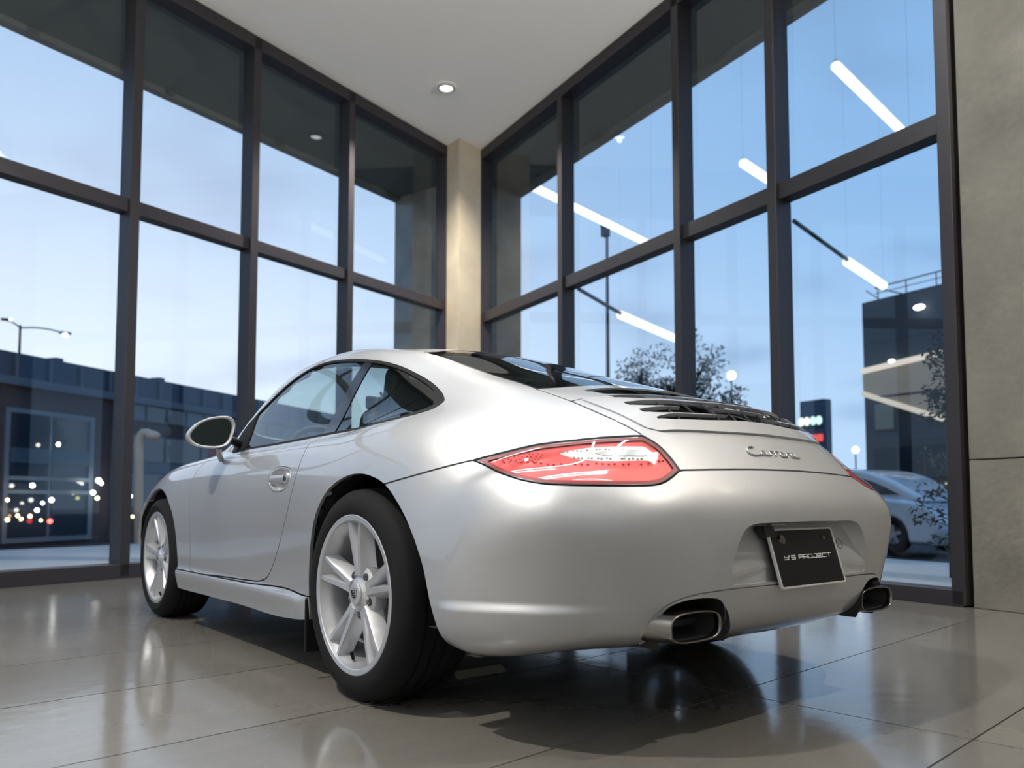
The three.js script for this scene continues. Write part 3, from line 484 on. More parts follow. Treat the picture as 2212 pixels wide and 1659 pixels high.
{ // plate recess: walls that run back to a sloping floor
  const hit = (x, y) => { let best = null; for (const q of RECQ) { const d = (q[0] - x) ** 2 + (q[1] - y) ** 2; if (!best || d < best[0]) best = [d, q[2]]; } return best[1]; };
  var RECQ = part.bumper.p.filter(q => q[2] > .8 && Math.abs(q[0]) < .42 && q[1] > .38 && q[1] < .6);
  const floorZ = y => lerp(1.034, .985, clamp((y - .41) / .14));
  const pos = [], idx = [], n = recOutline.length;
  for (const [k, f] of [[1, 0], [.992, .12], [.955, .92], [.945, 1]]) for (const [x, y] of recOutline) { const xx = x * k, yy = y > .43 ? lerp(.43, y, lerp(1, k, .8)) : y, z0 = hit(x, y) - .001; pos.push(xx, yy, lerp(z0, Math.min(z0, floorZ(yy)), f)); }
  for (let r = 0; r < 3; r++) for (let i = 0; i < n; i++) { const a = r * n + i, b = r * n + (i + 1) % n; idx.push(a, a + n, b, b, a + n, b + n); }
  const c0 = pos.length / 3; pos.push(0, .47, floorZ(.47)); for (let i = 0; i < n; i++) idx.push(c0, 3 * n + (i + 1) % n, 3 * n + i);
  const g = new THREE.BufferGeometry(); g.setAttribute('position', new THREE.Float32BufferAttribute(pos, 3)); g.setIndex(idx);
  const g2 = toCreasedNormals(g, .6); mesh('plate_recess', g2, paint, bumper);
  for (const sg of [1]) { const c = new THREE.TorusGeometry(.0155, .0007, 6, 32).rotateX(-.34).translate(sg * .232, .497, 1.0045); mesh('recess_cap', c, disc, bumper); }
}
// ---------- taillights ----------
const lampOuter = polySD(onArc([[.675, .7514, .7309], [.6498, .7602, .7391], [.6122, .7671, .7735], [.5641, .7708, .8151], [.4852, .7717, .8626], [.4776, .7556, .8826], [.476, .7357, .9024], [.5096, .7319, .8938], [.6253, .7296, .8398], [.6644, .7336, .8021], [.6739, .7407, .7724]]));
const lampInner = polySD(onArc([[.6199, .7522, .8012], [.576, .7583, .8265], [.4999, .7627, .8655], [.4867, .7474, .8872], [.5072, .7443, .8819], [.6031, .7431, .8319]]));
const ledLine = pl(onArc([[.79, .722, .64], [.7717, .7164, .7098], [.7476, .7088, .7727], [.6786, .7083, .8414], [.5348, .7107, .9061], [.4739, .7226, .9151]]));
const lampRed = phys({ name: 'red lamp plastic', color: lin(.82, .035, .03), roughness: .3, clearcoat: 1, clearcoatRoughness: .05 });
const lampDark = phys({ name: 'dark red lamp rim', color: lin(.2, .008, .01), roughness: .4 });
const lampMid = phys({ name: 'patterned red lamp plastic', color: lin(.66, .03, .028), roughness: .35 });
const lampWhite = std({ name: 'lamp reflector', color: lin(.72, .74, .74), metalness: .35, roughness: .3 });
const ledRed = std({ name: 'red lamp cell', color: lin(.52, .03, .03), roughness: .2 });
const ledClear = std({ name: 'clear lamp cell', color: lin(.5, .53, .54), metalness: .5, roughness: .15 });
for (const s of sides(part.light)) {
  const sg = s.p[0][0] < 0 ? -1 : 1, ge = q => lightEdge(arc(q), q[1]);
  const L = mesh('taillight', geoOf(offset(split(s, q => .0045 - ge(q))[0], -.001), .02), gloss, car);
  L.userData.label = 'red taillight with a clear reversing lamp';
  const inner = split(s, q => ge(q) - .0045)[0], [red, rim] = split(inner, q => ge(q) - .0125);
  mesh('lamp_rim', geoOf(offset(rim, -.001), 0), lampDark, L);
  mesh('lens', geoOf(offset(red, .0015), 0), clearGlass, L);
  const base = offset(red, -.005), low = q => ledLine(arc(q)) - q[1], [lower, upper] = split(base, low), [white, mid] = split(upper, q => lampOuter(arc(q), q[1])), [win, wring] = split(white, q => lampInner(arc(q), q[1]));
  mesh('brake_strip', geoOf(lower, .004), lampRed, L); mesh('turn_panel', geoOf(mid, .004), lampMid, L);
  mesh('reversing_lamp', geoOf(wring, .003), lampWhite, L).userData.label = 'clear reversing lamp'; mesh('reversing_window', geoOf(offset(win, .002), .003), ledClear, L);
  // lamp cells in rows under the lens
  const cells = [[], []], spots = mid.p.filter(q => q[1] > .7), taken = [];
  const put = (set, q, r) => { cells[set].push(new THREE.IcosahedronGeometry(r, 1).scale(1, .9, 1).translate(q[0] + q[3] * .001, q[1] + q[4] * .001, q[2] + q[5] * .001)); };
  const near = (pool, a, y) => { let b = null, bd = 1e9; for (const q of pool) { const d = (arc(q) - a) ** 2 + (q[1] - y) ** 2; if (d < bd) { bd = d; b = q; } } return bd < 2e-5 ? b : null; };
  for (let k = 0; k < 26; k++) { const a = lerp(.41, .78, k / 25), q = near(spots, a, ledLine(a) + .011); if (q) put(0, q, .0034); }
  for (let r = 0; r < 4; r++) for (let k = 0; k < 9; k++) { const q = near(spots, lerp(.70, .80, k / 9) - r * .004, .727 + r * .008 + k * .0006); if (q) put(0, q, .0026); }
  for (let k = 0; k < 20; k++) { const q = near(wring.p, lerp(.46, .66, k / 19), .7365); if (q) put(1, q, .0036); const q2 = near(wring.p, lerp(.50, .70, k / 19), .7635 - k * .0005); if (q2) put(1, q2, .003); }
  if (cells[0].length) mesh('red_cells', cells[0], ledRed, L).userData.kind = 'stuff'; if (cells[1].length) mesh('clear_cells', cells[1], ledClear, L).userData.kind = 'stuff';
}
// ---------- engine lid, grille panel and spoiler ----------
const slots = [[.362, [[.362, .498], [.24, .512], [0, .52]], [[.362, .53], [.33, .583], [.2, .64], [0, .665]]],
  [.383, [[.383, .62], [.29, .678], [.144, .7265], [0, .742]], [[.383, .652], [.3246, .707], [.182, .7555], [0, .769]]],
  [.397, [[.397, .694], [.344, .728], [.2, .773], [0, .784]], [[.397, .722], [.3665, .7476], [.2245, .7935], [0, .804]]],
  [.397, [[.397, .756], [.338, .7796], [.173, .8095], [0, .816]], [[.397, .776], [.356, .7946], [.189, .822], [0, .829]]],
  [.386, [[.386, .807], [.32, .819], [.205, .834], [0, .8395]], [[.386, .816], [.331, .8275], [.2155, .842], [0, .847]]]].map(([e, a, b]) => { const f = smoothFn(a), r = smoothFn(b); return q => { const x = Math.abs(q[0]); return q[2] < .45 || x > e + .01 ? -.05 : Math.min(q[2] - f(x) + .007 * sstep(0, .06, e - x), r(x) - q[2] + .004 * sstep(0, .06, e - x), (e - x) * .6); }; });
const lipZ = smoothFn([[0, .883], [.1, .8815], [.2346, .8728], [.34, .859], [.403, .8447], [.4312, .8255]]), spSide = smoothFn([[.55, .438], [.5732, .4405], [.7036, .4435], [.7874, .4415], [.82, .4325], [.84, .41]]);
const gSpoiler = q => q[2] < .5 ? -.05 : Math.min(lipZ(Math.abs(q[0])) - q[2], spSide(q[2]) - Math.abs(q[0]), q[2] - lidFront(Math.abs(q[0])) - .004);
const [spoiler0, lidSkin] = split(part.lid, gSpoiler);
const lid = mesh('engine_lid', geoOf(lidSkin), paint, car);
const endSlot = slots[4], lipRise = q => { const x = Math.abs(q[0]), zl = lipZ(x), side = sstep(0, .03, spSide(q[2]) - x), front = sstep(.0, .05, q[2] - lidFront(x)), t = sstep(zl - .036, zl, q[2]); return (.003 + .009 * front) * (.35 + .65 * side) * lerp(1, .62, t); };
let spoiler = offset(spoiler0, lipRise), holes = [];
{ // slots through the spoiler, tested on the undisplaced shell so that they stay where they are
  let flat = spoiler0; for (let k = 1; k < 5; k++) { const [h, r] = split(flat, slots[k]); holes.push(h); flat = r; }
  spoiler = offset(flat, lipRise);
}
const sp = mesh('spoiler', (() => { return geoOf(spoiler, .012); })(), paint, car); sp.userData.label = 'slatted engine grille and spoiler lip';
const [hole1, panelSkin] = split(part.panel, slots[0]);
const panel = mesh('grille_panel', geoOf(panelSkin, .006), paint, car);
mesh('grille_mesh', geoOf(offset(hole1, -.024), 0), std({ name: 'black grille mesh', color: lin(.018, .018, .02), roughness: .6, bumpMap: tex(64, (u, v) => { const k = (Math.sin(u * Math.PI * 16) > .3 || Math.sin(v * Math.PI * 16) > .3) ? 1 : 0; return [k, k, k]; }, false, 20), bumpScale: .002 }), panel);
mesh('engine_block', [rbox(.62, .26, .36, .03, 0, .60, .62), rbox(.22, .1, .2, .03, -.16, .74, .62), rbox(.22, .1, .2, .03, .16, .74, .62)], steel, sp);
for (const h of holes) for (const x of [-.3, -.22, -.14, -.06, .02, .1, .18, .26, .33]) { // thin ribs across each slot
  const near = h.p.filter(q => Math.abs(q[0] - x) < .007); if (near.length < 3) continue; const z0 = Math.min(...near.map(q => q[2])), z1 = Math.max(...near.map(q => q[2])), y = near.reduce((a, q) => a + q[1], 0) / near.length;
  const dy = Math.max(...near.map(q => q[1])) - Math.min(...near.map(q => q[1])); mesh('slot_rib', box(.0024, .004, Math.hypot(z1 - z0, dy) + .004).rotateX(Math.atan2(dy, z1 - z0)).translate(x, y + .004, (z0 + z1) / 2), disc, sp);
}
{ // Carrera script, bent chrome rod lying on the lid
  const strokes = [[[515, 285], [430, 272], [335, 300], [258, 360], [228, 430], [252, 500], [325, 543], [430, 553], [540, 538], [622, 505], [640, 460]],
    [[760, 400], [700, 396], [645, 440], [640, 495], [685, 528], [735, 520], [778, 488], [798, 398], [786, 460], [795, 515], [835, 533], [885, 520], [925, 480], [945, 388], [930, 470], [930, 540]],
    [[940, 430], [985, 395], [1040, 400], [1068, 425]], [[1125, 395], [1112, 450], [1090, 545]], [[1115, 450], [1160, 402], [1215, 400], [1250, 428]],
    [[1300, 478], [1380, 468], [1412, 435], [1380, 408], [1320, 425], [1290, 475], [1305, 525], [1370, 552], [1450, 545], [1510, 505], [1530, 415], [1518, 480], [1515, 548]], [[1522, 460], [1565, 425], [1620, 428], [1650, 452]],
    [[1800, 440], [1735, 440], [1690, 480], [1700, 535], [1755, 555], [1810, 535], [1840, 490], [1850, 430], [1842, 500], [1860, 548], [1905, 565], [1960, 565]]];
  const lidQ = lidSkin.p.filter(q => q[1] > .73 && q[1] < .8 && q[2] > .88 && Math.abs(q[0]) < .16), face = (x, y) => { let b = null, bd = 1e9; for (const q of lidQ) { const d = (q[0] - x) ** 2 + (q[1] - y) ** 2; if (d < bd) { bd = d; b = q; } } const [px, py, pz, nx, ny, nz] = b; return [x, y, pz - ((x - px) * nx + (y - py) * ny) / nz]; };
  const gs = strokes.map(st => tube(st.map(([a, b]) => { const p = face(-.1225 + (a - 228) * .0001465, .7655 - (b - 470) * .0000925); return [p[0], p[1] + .0012, p[2] + .003]; }), .0024, st.length * 5, 7));
  mesh('script_badge', gs, chrome, lid).userData.label = 'chrome Carrera script';
}
// ---------- number plate ----------
{
  const plate = group('number_plate', car); plate.position.set(0, .468, 1.034); plate.rotation.x = -.276; plate.userData.label = 'black plate lettered YS PROJECT';
  const rr2 = (w, h, r) => { const s = new THREE.Shape(); s.moveTo(-w + r, -h); s.lineTo(w - r, -h); s.quadraticCurveTo(w, -h, w, -h + r); s.lineTo(w, h - r); s.quadraticCurveTo(w, h, w - r, h); s.lineTo(-w + r, h); s.quadraticCurveTo(-w, h, -w, h - r); s.lineTo(-w, -h + r); s.quadraticCurveTo(-w, -h, -w + r, -h); return s; };
  const frame = rr2(.165, .0825, .009); frame.holes.push(rr2(.1615, .079, .007));
  mesh('plate_frame', new THREE.ExtrudeGeometry(frame, { depth: .007, bevelEnabled: true, bevelSize: .0008, bevelThickness: .0008, bevelSegments: 2, curveSegments: 6 }).translate(0, 0, -.003), std({ name: 'pale plate frame', color: lin(.7, .7, .7), metalness: .5, roughness: .35 }), plate);
  mesh('plate_sheet', new THREE.ExtrudeGeometry(rr2(.1618, .0793, .007), { depth: .002, bevelEnabled: false }), phys({ name: 'black plate', color: lin(.006, .006, .007), roughness: .3, specularIntensity: .6 }), plate);
  const G = { Y: [[[0, 1], [0, .5], [1, .5]], [[1, 1], [1, 0], [0, 0]]], "'": [[[.1, 1.05], [.1, .65]]], S: [[[1, 1], [0, 1], [0, .5], [1, .5], [1, 0], [0, 0]]], P: [[[0, 0], [0, 1], [1, 1], [1, .42], [.05, .42]]], R: [[[0, 0], [0, 1], [1, 1], [1, .42], [.05, .42]], [[.6, .42], [1, 0]]], O: [[[0, 0], [0, 1], [1, 1], [1, 0], [0, 0]]], J: [[[.35, 1], [1, 1], [1, 0], [0, 0], [0, .3]]], E: [[[1, 1], [0, 1], [0, 0], [1, 0]], [[0, .5], [.9, .5]]], C: [[[1, 1], [0, 1], [0, 0], [1, 0]]], T: [[[0, 1], [1.1, 1]], [[.55, 1], [.55, 0]]] };
  let x = -.116; const lines = [];
  for (const ch of "Y'S PROJECT") {
    if (ch === ' ') { x += .012; continue; } const w = ch === "'" ? .004 : .0195, h = .0105;
    for (const st of G[ch]) for (let i = 0; i < st.length - 1; i++) { const a = [x + st[i][0] * w + st[i][1] * h * .2, (st[i][1] - .5) * h], b = [x + st[i + 1][0] * w + st[i + 1][1] * h * .2, (st[i + 1][1] - .5) * h], L = Math.hypot(b[0] - a[0], b[1] - a[1]); lines.push(box(L + .0019, .0019, .0006).rotateZ(Math.atan2(b[1] - a[1], b[0] - a[0])).translate((a[0] + b[0]) / 2, (a[1] + b[1]) / 2 + .001, .0024)); }
    x += w + .0052;
  }
  mesh('plate_lettering', lines, std({ name: 'white plate print', color: lin(.85, .85, .85), roughness: .5 }), plate);
  mesh('plate_seal', new THREE.CylinderGeometry(.0125, .014, .006, 28).rotateX(Math.PI / 2).translate(-.108, .052, .004), steel, plate);
  mesh('plate_bolt', [new THREE.TorusGeometry(.006, .0012, 6, 20).translate(.108, .053, .003), new THREE.CylinderGeometry(.0038, .0038, .004, 6).rotateX(Math.PI / 2).translate(.108, .053, .003)], steel, plate);
  mesh('plate_clamp', [rbox(.045, .03, .03, .004, -.158, .076, -.006), rbox(.03, .016, .02, .003, -.176, .088, -.012)], plastic, plate);
  mesh('plate_light', rbox(.07, .008, .016, .003, -.08, .099, -.016), chrome, plate);
}
// ---------- exhaust tips ----------
for (const sg of [-1, 1]) {
  const oval = (w, h, n = 56) => [...Array(n)].map((_, i) => { const t = i / n * Math.PI * 2, c = Math.cos(t), s = Math.sin(t), e = .62; return [w * Math.sign(c) * Math.abs(c) ** e, h * Math.sign(s) * Math.abs(s) ** e]; });
  const loft = (rings) => { const n = 56, pos = [], idx = []; rings.forEach(([w, h, z, dx = 0]) => oval(w, h).forEach(([a, b]) => pos.push(a + dx, b, z))); for (let r = 0; r < rings.length - 1; r++) for (let i = 0; i < n; i++) { const a = r * n + i, b = r * n + (i + 1) % n; idx.push(a, b, a + n, b, b + n, a + n); } const g = new THREE.BufferGeometry(); g.setAttribute('position', new THREE.Float32BufferAttribute(pos, 3)); g.setIndex(idx); g.computeVertexNormals(); return g; };
  const t = mesh('exhaust_tip', loft([[.112, .047, -.2, sg * .012], [.112, .046, -.12, sg * .010], [.108, .0435, -.05, sg * .004], [.102, .0395, -.008], [.1005, .0385, .0], [.098, .0365, .003], [.095, .034, .0], [.0935, .0325, -.006], [.0935, .0325, -.02]]).translate(sg * .459, .311, 1.003), steel, car);
  mesh('pipe_bore', loft([[.0935, .0325, -.018], [.09, .03, -.3], [.06, .028, -.42], [.001, .001, -.425]]).translate(sg * .459, .311, 1.003), disc, t);
}
// ---------- seams behind the gaps, wheel housings, floor pan ----------
mesh('body_seams', geoOf(offset(join(...strips), -.0085), 0), darkGap, car).userData.kind = 'stuff';
for (const [z, r, y, xo] of [[0.05, .415, .32, .872], [-2.355, .405, .31, .812]]) for (const sg of [-1, 1]) {
  const pos = [], idx = [], n = 36; for (let i = 0; i <= n; i++) { const a = lerp(-.55, Math.PI + .55, i / n); for (const [x, k] of [[xo, 1], [xo - .03, 1.0], [.52, .98]]) pos.push(sg * x, Math.max(.28, y + Math.sin(a) * r * k), z + Math.cos(a) * r * k); }
  for (let i = 0; i < n; i++) for (let k = 0; k < 2; k++) { const a = i * 3 + k; idx.push(a, a + 1, a + 3, a + 1, a + 4, a + 3); }
  const c = pos.length / 3; pos.push(sg * .52, .28, z); for (let i = 0; i < n; i++) idx.push(c, i * 3 + 2, i * 3 + 5);
  const g = new THREE.BufferGeometry(); g.setAttribute('position', new THREE.Float32BufferAttribute(pos, 3)); g.setIndex(idx); g.computeVertexNormals(); mesh('wheel_housing', g, plastic, car);
}
for (const sg of [-1, 1]) mesh('mud_flap', rbox(.12, .19, .014, .006, sg * .82, .19, -.378), rubber, car);
mesh('floor_pan', [rbox(1.06, .02, 1.26, .005, 0, .31, .3), rbox(1.5, .02, .9, .005, 0, .25, -.85), rbox(1.0, .02, 1.2, .005, 0, .3, -2.5), rbox(1.36, .05, 1.5, .02, 0, .17, -1.15), rbox(.9, .1, .95, .03, 0, .27, .3), rbox(1.0, .06, 1.1, .02, 0, .18, -2.55)], plastic, car);
mesh('underbody_pipe', [rod(V3(-.46, .27, .72), V3(.46, .27, .72), .05, 16), rod(V3(-.3, .26, .5), V3(-.3, .26, .8), .03, 12), rod(V3(.3, .26, .5), V3(.3, .26, .8), .03, 12)], steel, car);
// ---------- wheels ----------
function lathe(pts, seg = 96) { return new THREE.LatheGeometry(pts.map(([r, a]) => new THREE.Vector2(r, a)), seg); } // axis y = outwards
function makeWheel(R, halfW, rimR, rimHalf) {
  const w = new THREE.Group();
  const T = []; // tyre profile from the outer bead round to the inner bead, (radius, axial)
  T.push([rimR - .012, rimHalf - .01], [rimR - .002, rimHalf + .002], [rimR + .012, rimHalf + .008], [lerp(rimR, R, .45), halfW + .004], [R - .032, halfW - .002], [R - .014, halfW - .014], [R - .005, halfW - .028]);
  const g0 = halfW - .034; for (const c of [.62, .2, -.2, -.62]) { const a = g0 * c; T.push([R - .0015, a + .014], [R - .001, a + .0055], [R - .0075, a + .0045], [R - .0075, a - .0045], [R - .001, a - .0055]); }
  T.push([R - .005, -halfW + .028], [R - .014, -halfW + .014], [R - .032, -halfW + .002], [lerp(rimR, R, .45), -halfW - .004], [rimR + .01, -rimHalf - .004], [rimR - .012, -rimHalf + .01]);
  const tyre = mesh('tyre', toCreasedNormals(lathe(T, 120), .5), rubber, w);
  const sipes = []; for (let k = 0; k < 60; k++) { const a = k / 60 * Math.PI * 2; for (const s of [-1, 1]) sipes.push(box(.0022, .05, .004).rotateZ(0).translate(R - .0045, 0, 0).rotateZ(s * -.16).translate(0, s * (halfW - .033), 0).rotateY(a)); }
  mesh('tread_sipes', sipes, darkGap, w).userData.kind = 'stuff';
  const rim = mesh('rim', toCreasedNormals(lathe([[rimR - .020, -rimHalf], [rimR + .002, -rimHalf], [rimR - .006, -rimHalf + .012], [rimR - .03, -rimHalf + .03], [rimR - .038, .02], [rimR - .034, rimHalf - .045], [rimR - .0285, rimHalf - .024], [rimR - .0215, rimHalf - .012], [rimR - .0185, rimHalf + .001], [rimR - .0155, rimHalf + .004], [rimR - .001, rimHalf + .005], [rimR + .003, rimHalf + .003], [rimR + .004, rimHalf - .002], [rimR - .004, rimHalf - .010]], 120), .5), wheelSilver, w);
  const face = rimHalf - .006; // front plane of the spokes
  const armSec = (r, ang, wd, top, bot, fl = 1.5) => { // trapezoid across the arm at radius r
    const d = [Math.cos(ang), Math.sin(ang)], n = [-d[1], d[0]], P = (s, a) => [d[0] * r + n[0] * s, a, d[1] * r + n[1] * s];
    return [P(-wd * fl, bot), P(-wd, top - .005), P(-wd * .7, top), P(wd * .7, top), P(wd, top - .005), P(wd * fl, bot)];
  };
  for (let k = 0; k < 5; k++) {
    const a0 = k * Math.PI * 2 / 5, geos = [];
    const solid = secs => { const pos = [], idx = [], n = secs[0].length; secs.forEach(s => s.forEach(p => pos.push(...p))); for (let r = 0; r < secs.length - 1; r++) for (let i = 0; i < n; i++) { const a = r * n + i, b = r * n + (i + 1) % n; idx.push(a, b, a + n, b, b + n, a + n); } for (const r of [0, secs.length - 1]) for (let i = 1; i < n - 1; i++) idx.push(r * n, r * n + i, r * n + i + 1); const g = new THREE.BufferGeometry(); g.setAttribute('position', new THREE.Float32BufferAttribute(pos, 3)); g.setIndex(idx); return toCreasedNormals(g, .7); };
    for (const s of [-1, 1]) {
      const secs = []; for (let i = 0; i <= 9; i++) { const t = i / 9, r = lerp(.058, rimR - .017, t), half = lerp(.13, .158, t ** .8), wd = lerp(.016, .0082, t ** .6), top = face - .012 * Math.sin(Math.PI * (1 - t) * .5) ** 2 + .003 * t, bot = top - lerp(.05, .042, t); secs.push(armSec(r, a0 + s * half, wd, top, bot, 2.1)); } geos.push(solid(secs));
    }
    const web = []; for (let i = 0; i <= 5; i++) { const t = i / 5, r = lerp(.05, .125, t), wd = lerp(.012, .013, t); web.push(armSec(r, a0, wd, face - lerp(.016, .03, t), face - .055)); } geos.push(solid(web));
    const heel = armSec(rimR - .05, a0, .026, face - .036, face - .05), heel2 = armSec(rimR - .02, a0, .036, face - .026, face - .05); geos.push(solid([heel, heel2]));
    mesh('spoke', geos, wheelSilver, w);
  }
  mesh('hub', toCreasedNormals(lathe([[.001, face - .07], [.09, face - .07], [.092, face - .05], [.088, face - .030], [.080, face - .0235], [.052, face - .0175], [.041, face - .010], [.038, face - .0085], [.037, face - .004], [.034, face - .0015], [.03, face - .0025]], 72), .6), wheelSilver, w);
  const cap = mesh('center_cap', toCreasedNormals(lathe([[.032, face - .004], [.0315, face - .0015], [.024, face - .0005], [.001, face + .0005]], 48), .6), wheelSilver, w);
  const sh = new THREE.Shape(); sh.moveTo(-.014, .017); sh.quadraticCurveTo(0, .021, .014, .017); sh.lineTo(.0145, 0); sh.quadraticCurveTo(.013, -.013, 0, -.02); sh.quadraticCurveTo(-.013, -.013, -.0145, 0); sh.closePath();
  const crest = [new THREE.ExtrudeGeometry(sh, { depth: .0014, bevelEnabled: true, bevelSize: .0008, bevelThickness: .0006, bevelSegments: 1 })]; const bars = [];
  for (const [x, y, h] of [[-.0105, .0065, .011], [-.0065, .0065, .011], [.0045, -.0085, .010], [.0085, -.0075, .009]]) bars.push(box(.0022, h, .0012, x, y, .0026)); for (const [x, y] of [[.006, .0105], [.0095, .006], [.005, .0035], [-.0055, -.0065], [-.008, -.0035], [-.0035, -.011]]) bars.push(box(.0046, .0026, .0012, x, y, .0026).rotateZ(0)); bars.push(box(.007, .009, .0014, 0, .0, .003));
  const stand = g => g.rotateZ(-Math.PI / 2).rotateX(-Math.PI / 2).translate(0, face + .0004, 0);
  mesh('cap_crest', crest.map(stand), std({ name: 'grey crest enamel', color: lin(.45, .45, .46), metalness: .6, roughness: .35 }), w); mesh('crest_fields', bars.map(stand), darkGap, w);
  for (let k = 0; k < 5; k++) { const a = (k + .5) * Math.PI * 2 / 5, x = Math.cos(a) * .065, z = Math.sin(a) * .065; mesh('bolt_shade', new THREE.CylinderGeometry(.0135, .0135, .006, 28).translate(x, face - .0226, z), std({ name: 'dark well shade', color: lin(.05, .05, .05), roughness: .6, side: THREE.DoubleSide }), w); mesh('lug_bolt', new THREE.CylinderGeometry(.0085, .0095, .006, 6).translate(x, face - .0182, z), steel, w); }  // dark discs laid on the hub as the shade inside bolt holes
  mesh('valve_stem', rod(V3(Math.cos(Math.PI * 1.06) * (rimR - .034), face - .022, Math.sin(Math.PI * 1.06) * (rimR - .034)), V3(Math.cos(Math.PI * 1.06) * (rimR - .058), face - .012, Math.sin(Math.PI * 1.06) * (rimR - .058)), .0055, 10), rubber, w);
  mesh('brake_disc', toCreasedNormals(lathe([[.07, -.03], [.165, -.03], [.165, -.055], [.07, -.055]], 64), .5), disc, w);
  const cal = []; for (let i = 0; i < 7; i++) cal.push(rbox(.05, .085, .03, .008, .145, -.035, 0).rotateY(2.9 + i * .14)); mesh('brake_caliper', cal, plastic, w);
  return w;
}
// local y of a wheel is its outer side; the first spoke points up
const rearProto = makeWheel(.3345, .132, .249, .128), frontProto = makeWheel(.322, .1175, .246, .108);
let wheelN = 0;
for (const [x, y, z, proto, spin] of [[-.766, .334, 0, rearProto, .0], [-.746, .3215, -2.35, frontProto, .22], [.766, .334, 0, rearProto, .5], [.746, .3215, -2.35, frontProto, .9]]) {
  const w = proto.clone(); w.name = 'wheel' + (wheelN ? '_' + String(wheelN).padStart(3, '0') : ''); wheelN++; car.add(w); w.position.set(x, y, z);
  // left: outer (+y) to -x, local +x to up
  const m = new THREE.Matrix4(); if (x < 0) m.makeBasis(V3(0, 1, 0), V3(-1, 0, 0), V3(0, 0, 1)); else m.makeBasis(V3(0, 1, 0), V3(1, 0, 0), V3(0, 0, -1));
  w.quaternion.setFromRotationMatrix(m); w.rotateY(spin);
}
// ---------- door mirrors ----------
for (const sg of [-1, 1]) {
  const cx = .872, cy = .937, cz = -1.41, n = 64; // outline of the face: egg-shaped, tall towards the car
  const prof = smooth2([[120, 830], [170, 680], [280, 555], [450, 430], [700, 340], [1000, 308], [1250, 325], [1400, 400], [1480, 550], [1490, 700], [1440, 900], [1370, 1080], [1250, 1200], [1050, 1252], [700, 1215], [400, 1130], [220, 1010]].map(([a, b]) => [.982 - (400 + a * .0723 - 409) * .00208, .862 + (972 - 880 - b * .0723) * .00213 + .0003 * (a * .0723 - 50)]), n);
  const ringsAt = [[1, 0], [1.015, -.012], [1.0, -.035], [.9, -.075], [.68, -.11], [.35, -.13], [.02, -.135]], pos = [], idx = [];
  ringsAt.forEach(([k, dz]) => prof.forEach(([x, y]) => pos.push(sg * lerp(cx - .01, x, k), lerp(cy, y, k), cz + dz + (x - cx) * -.12)));
  for (let r = 0; r < ringsAt.length - 1; r++) for (let i = 0; i < n; i++) { const a = r * n + i, b = r * n + (i + 1) % n; idx.push(a, b, a + n, b, b + n, a + n); }
  const o = pos.length / 3; for (const [k, dz] of [[1, 0], [.94, .004], [.87, -.004], [.85, -.016]]) prof.forEach(([x, y]) => pos.push(sg * lerp(cx - .004, x, k), lerp(cy, y, k), cz + dz + (x - cx) * -.12));
  for (let r = 0; r < 3; r++) for (let i = 0; i < n; i++) { const a = o + r * n + i, b = o + r * n + (i + 1) % n; idx.push(a, a + n, b, b, a + n, b + n); }
  const g = new THREE.BufferGeometry(); g.setAttribute('position', new THREE.Float32BufferAttribute(pos, 3)); g.setIndex(idx); g.computeVertexNormals();
  const M = mesh('door_mirror', g, paint, car);
  const gp = [], gi = []; prof.forEach(([x, y]) => gp.push(sg * lerp(cx - .004, x, .865), lerp(cy, y, .865), cz - .012 + (x - cx) * -.12)); gp.push(sg * (cx - .004), cy, cz - .012); for (let i = 0; i < n; i++) gi.push(n, i, (i + 1) % n);
  const gg = new THREE.BufferGeometry(); gg.setAttribute('position', new THREE.Float32BufferAttribute(gp, 3)); gg.setIndex(gi); gg.computeVertexNormals();
  mesh('mirror_glass', gg, std({ name: 'darkened mirror', color: lin(.035, .045, .05), metalness: 1, roughness: .03 }), M);  // mirror coloured dark in place of a dark reflection
  mesh('mirror_foot', tube([[sg * .835, .878, -1.44], [sg * .828, .862, -1.465], [sg * .812, .842, -1.50], [sg * .79, .825, -1.54]], .013, 16, 10), paint, M);
  mesh('mirror_arm', [tube([[sg * .79, .92, -1.47], [sg * .74, .915, -1.52], [sg * .70, .905, -1.55]], .02, 16, 10)], plastic, M);
}
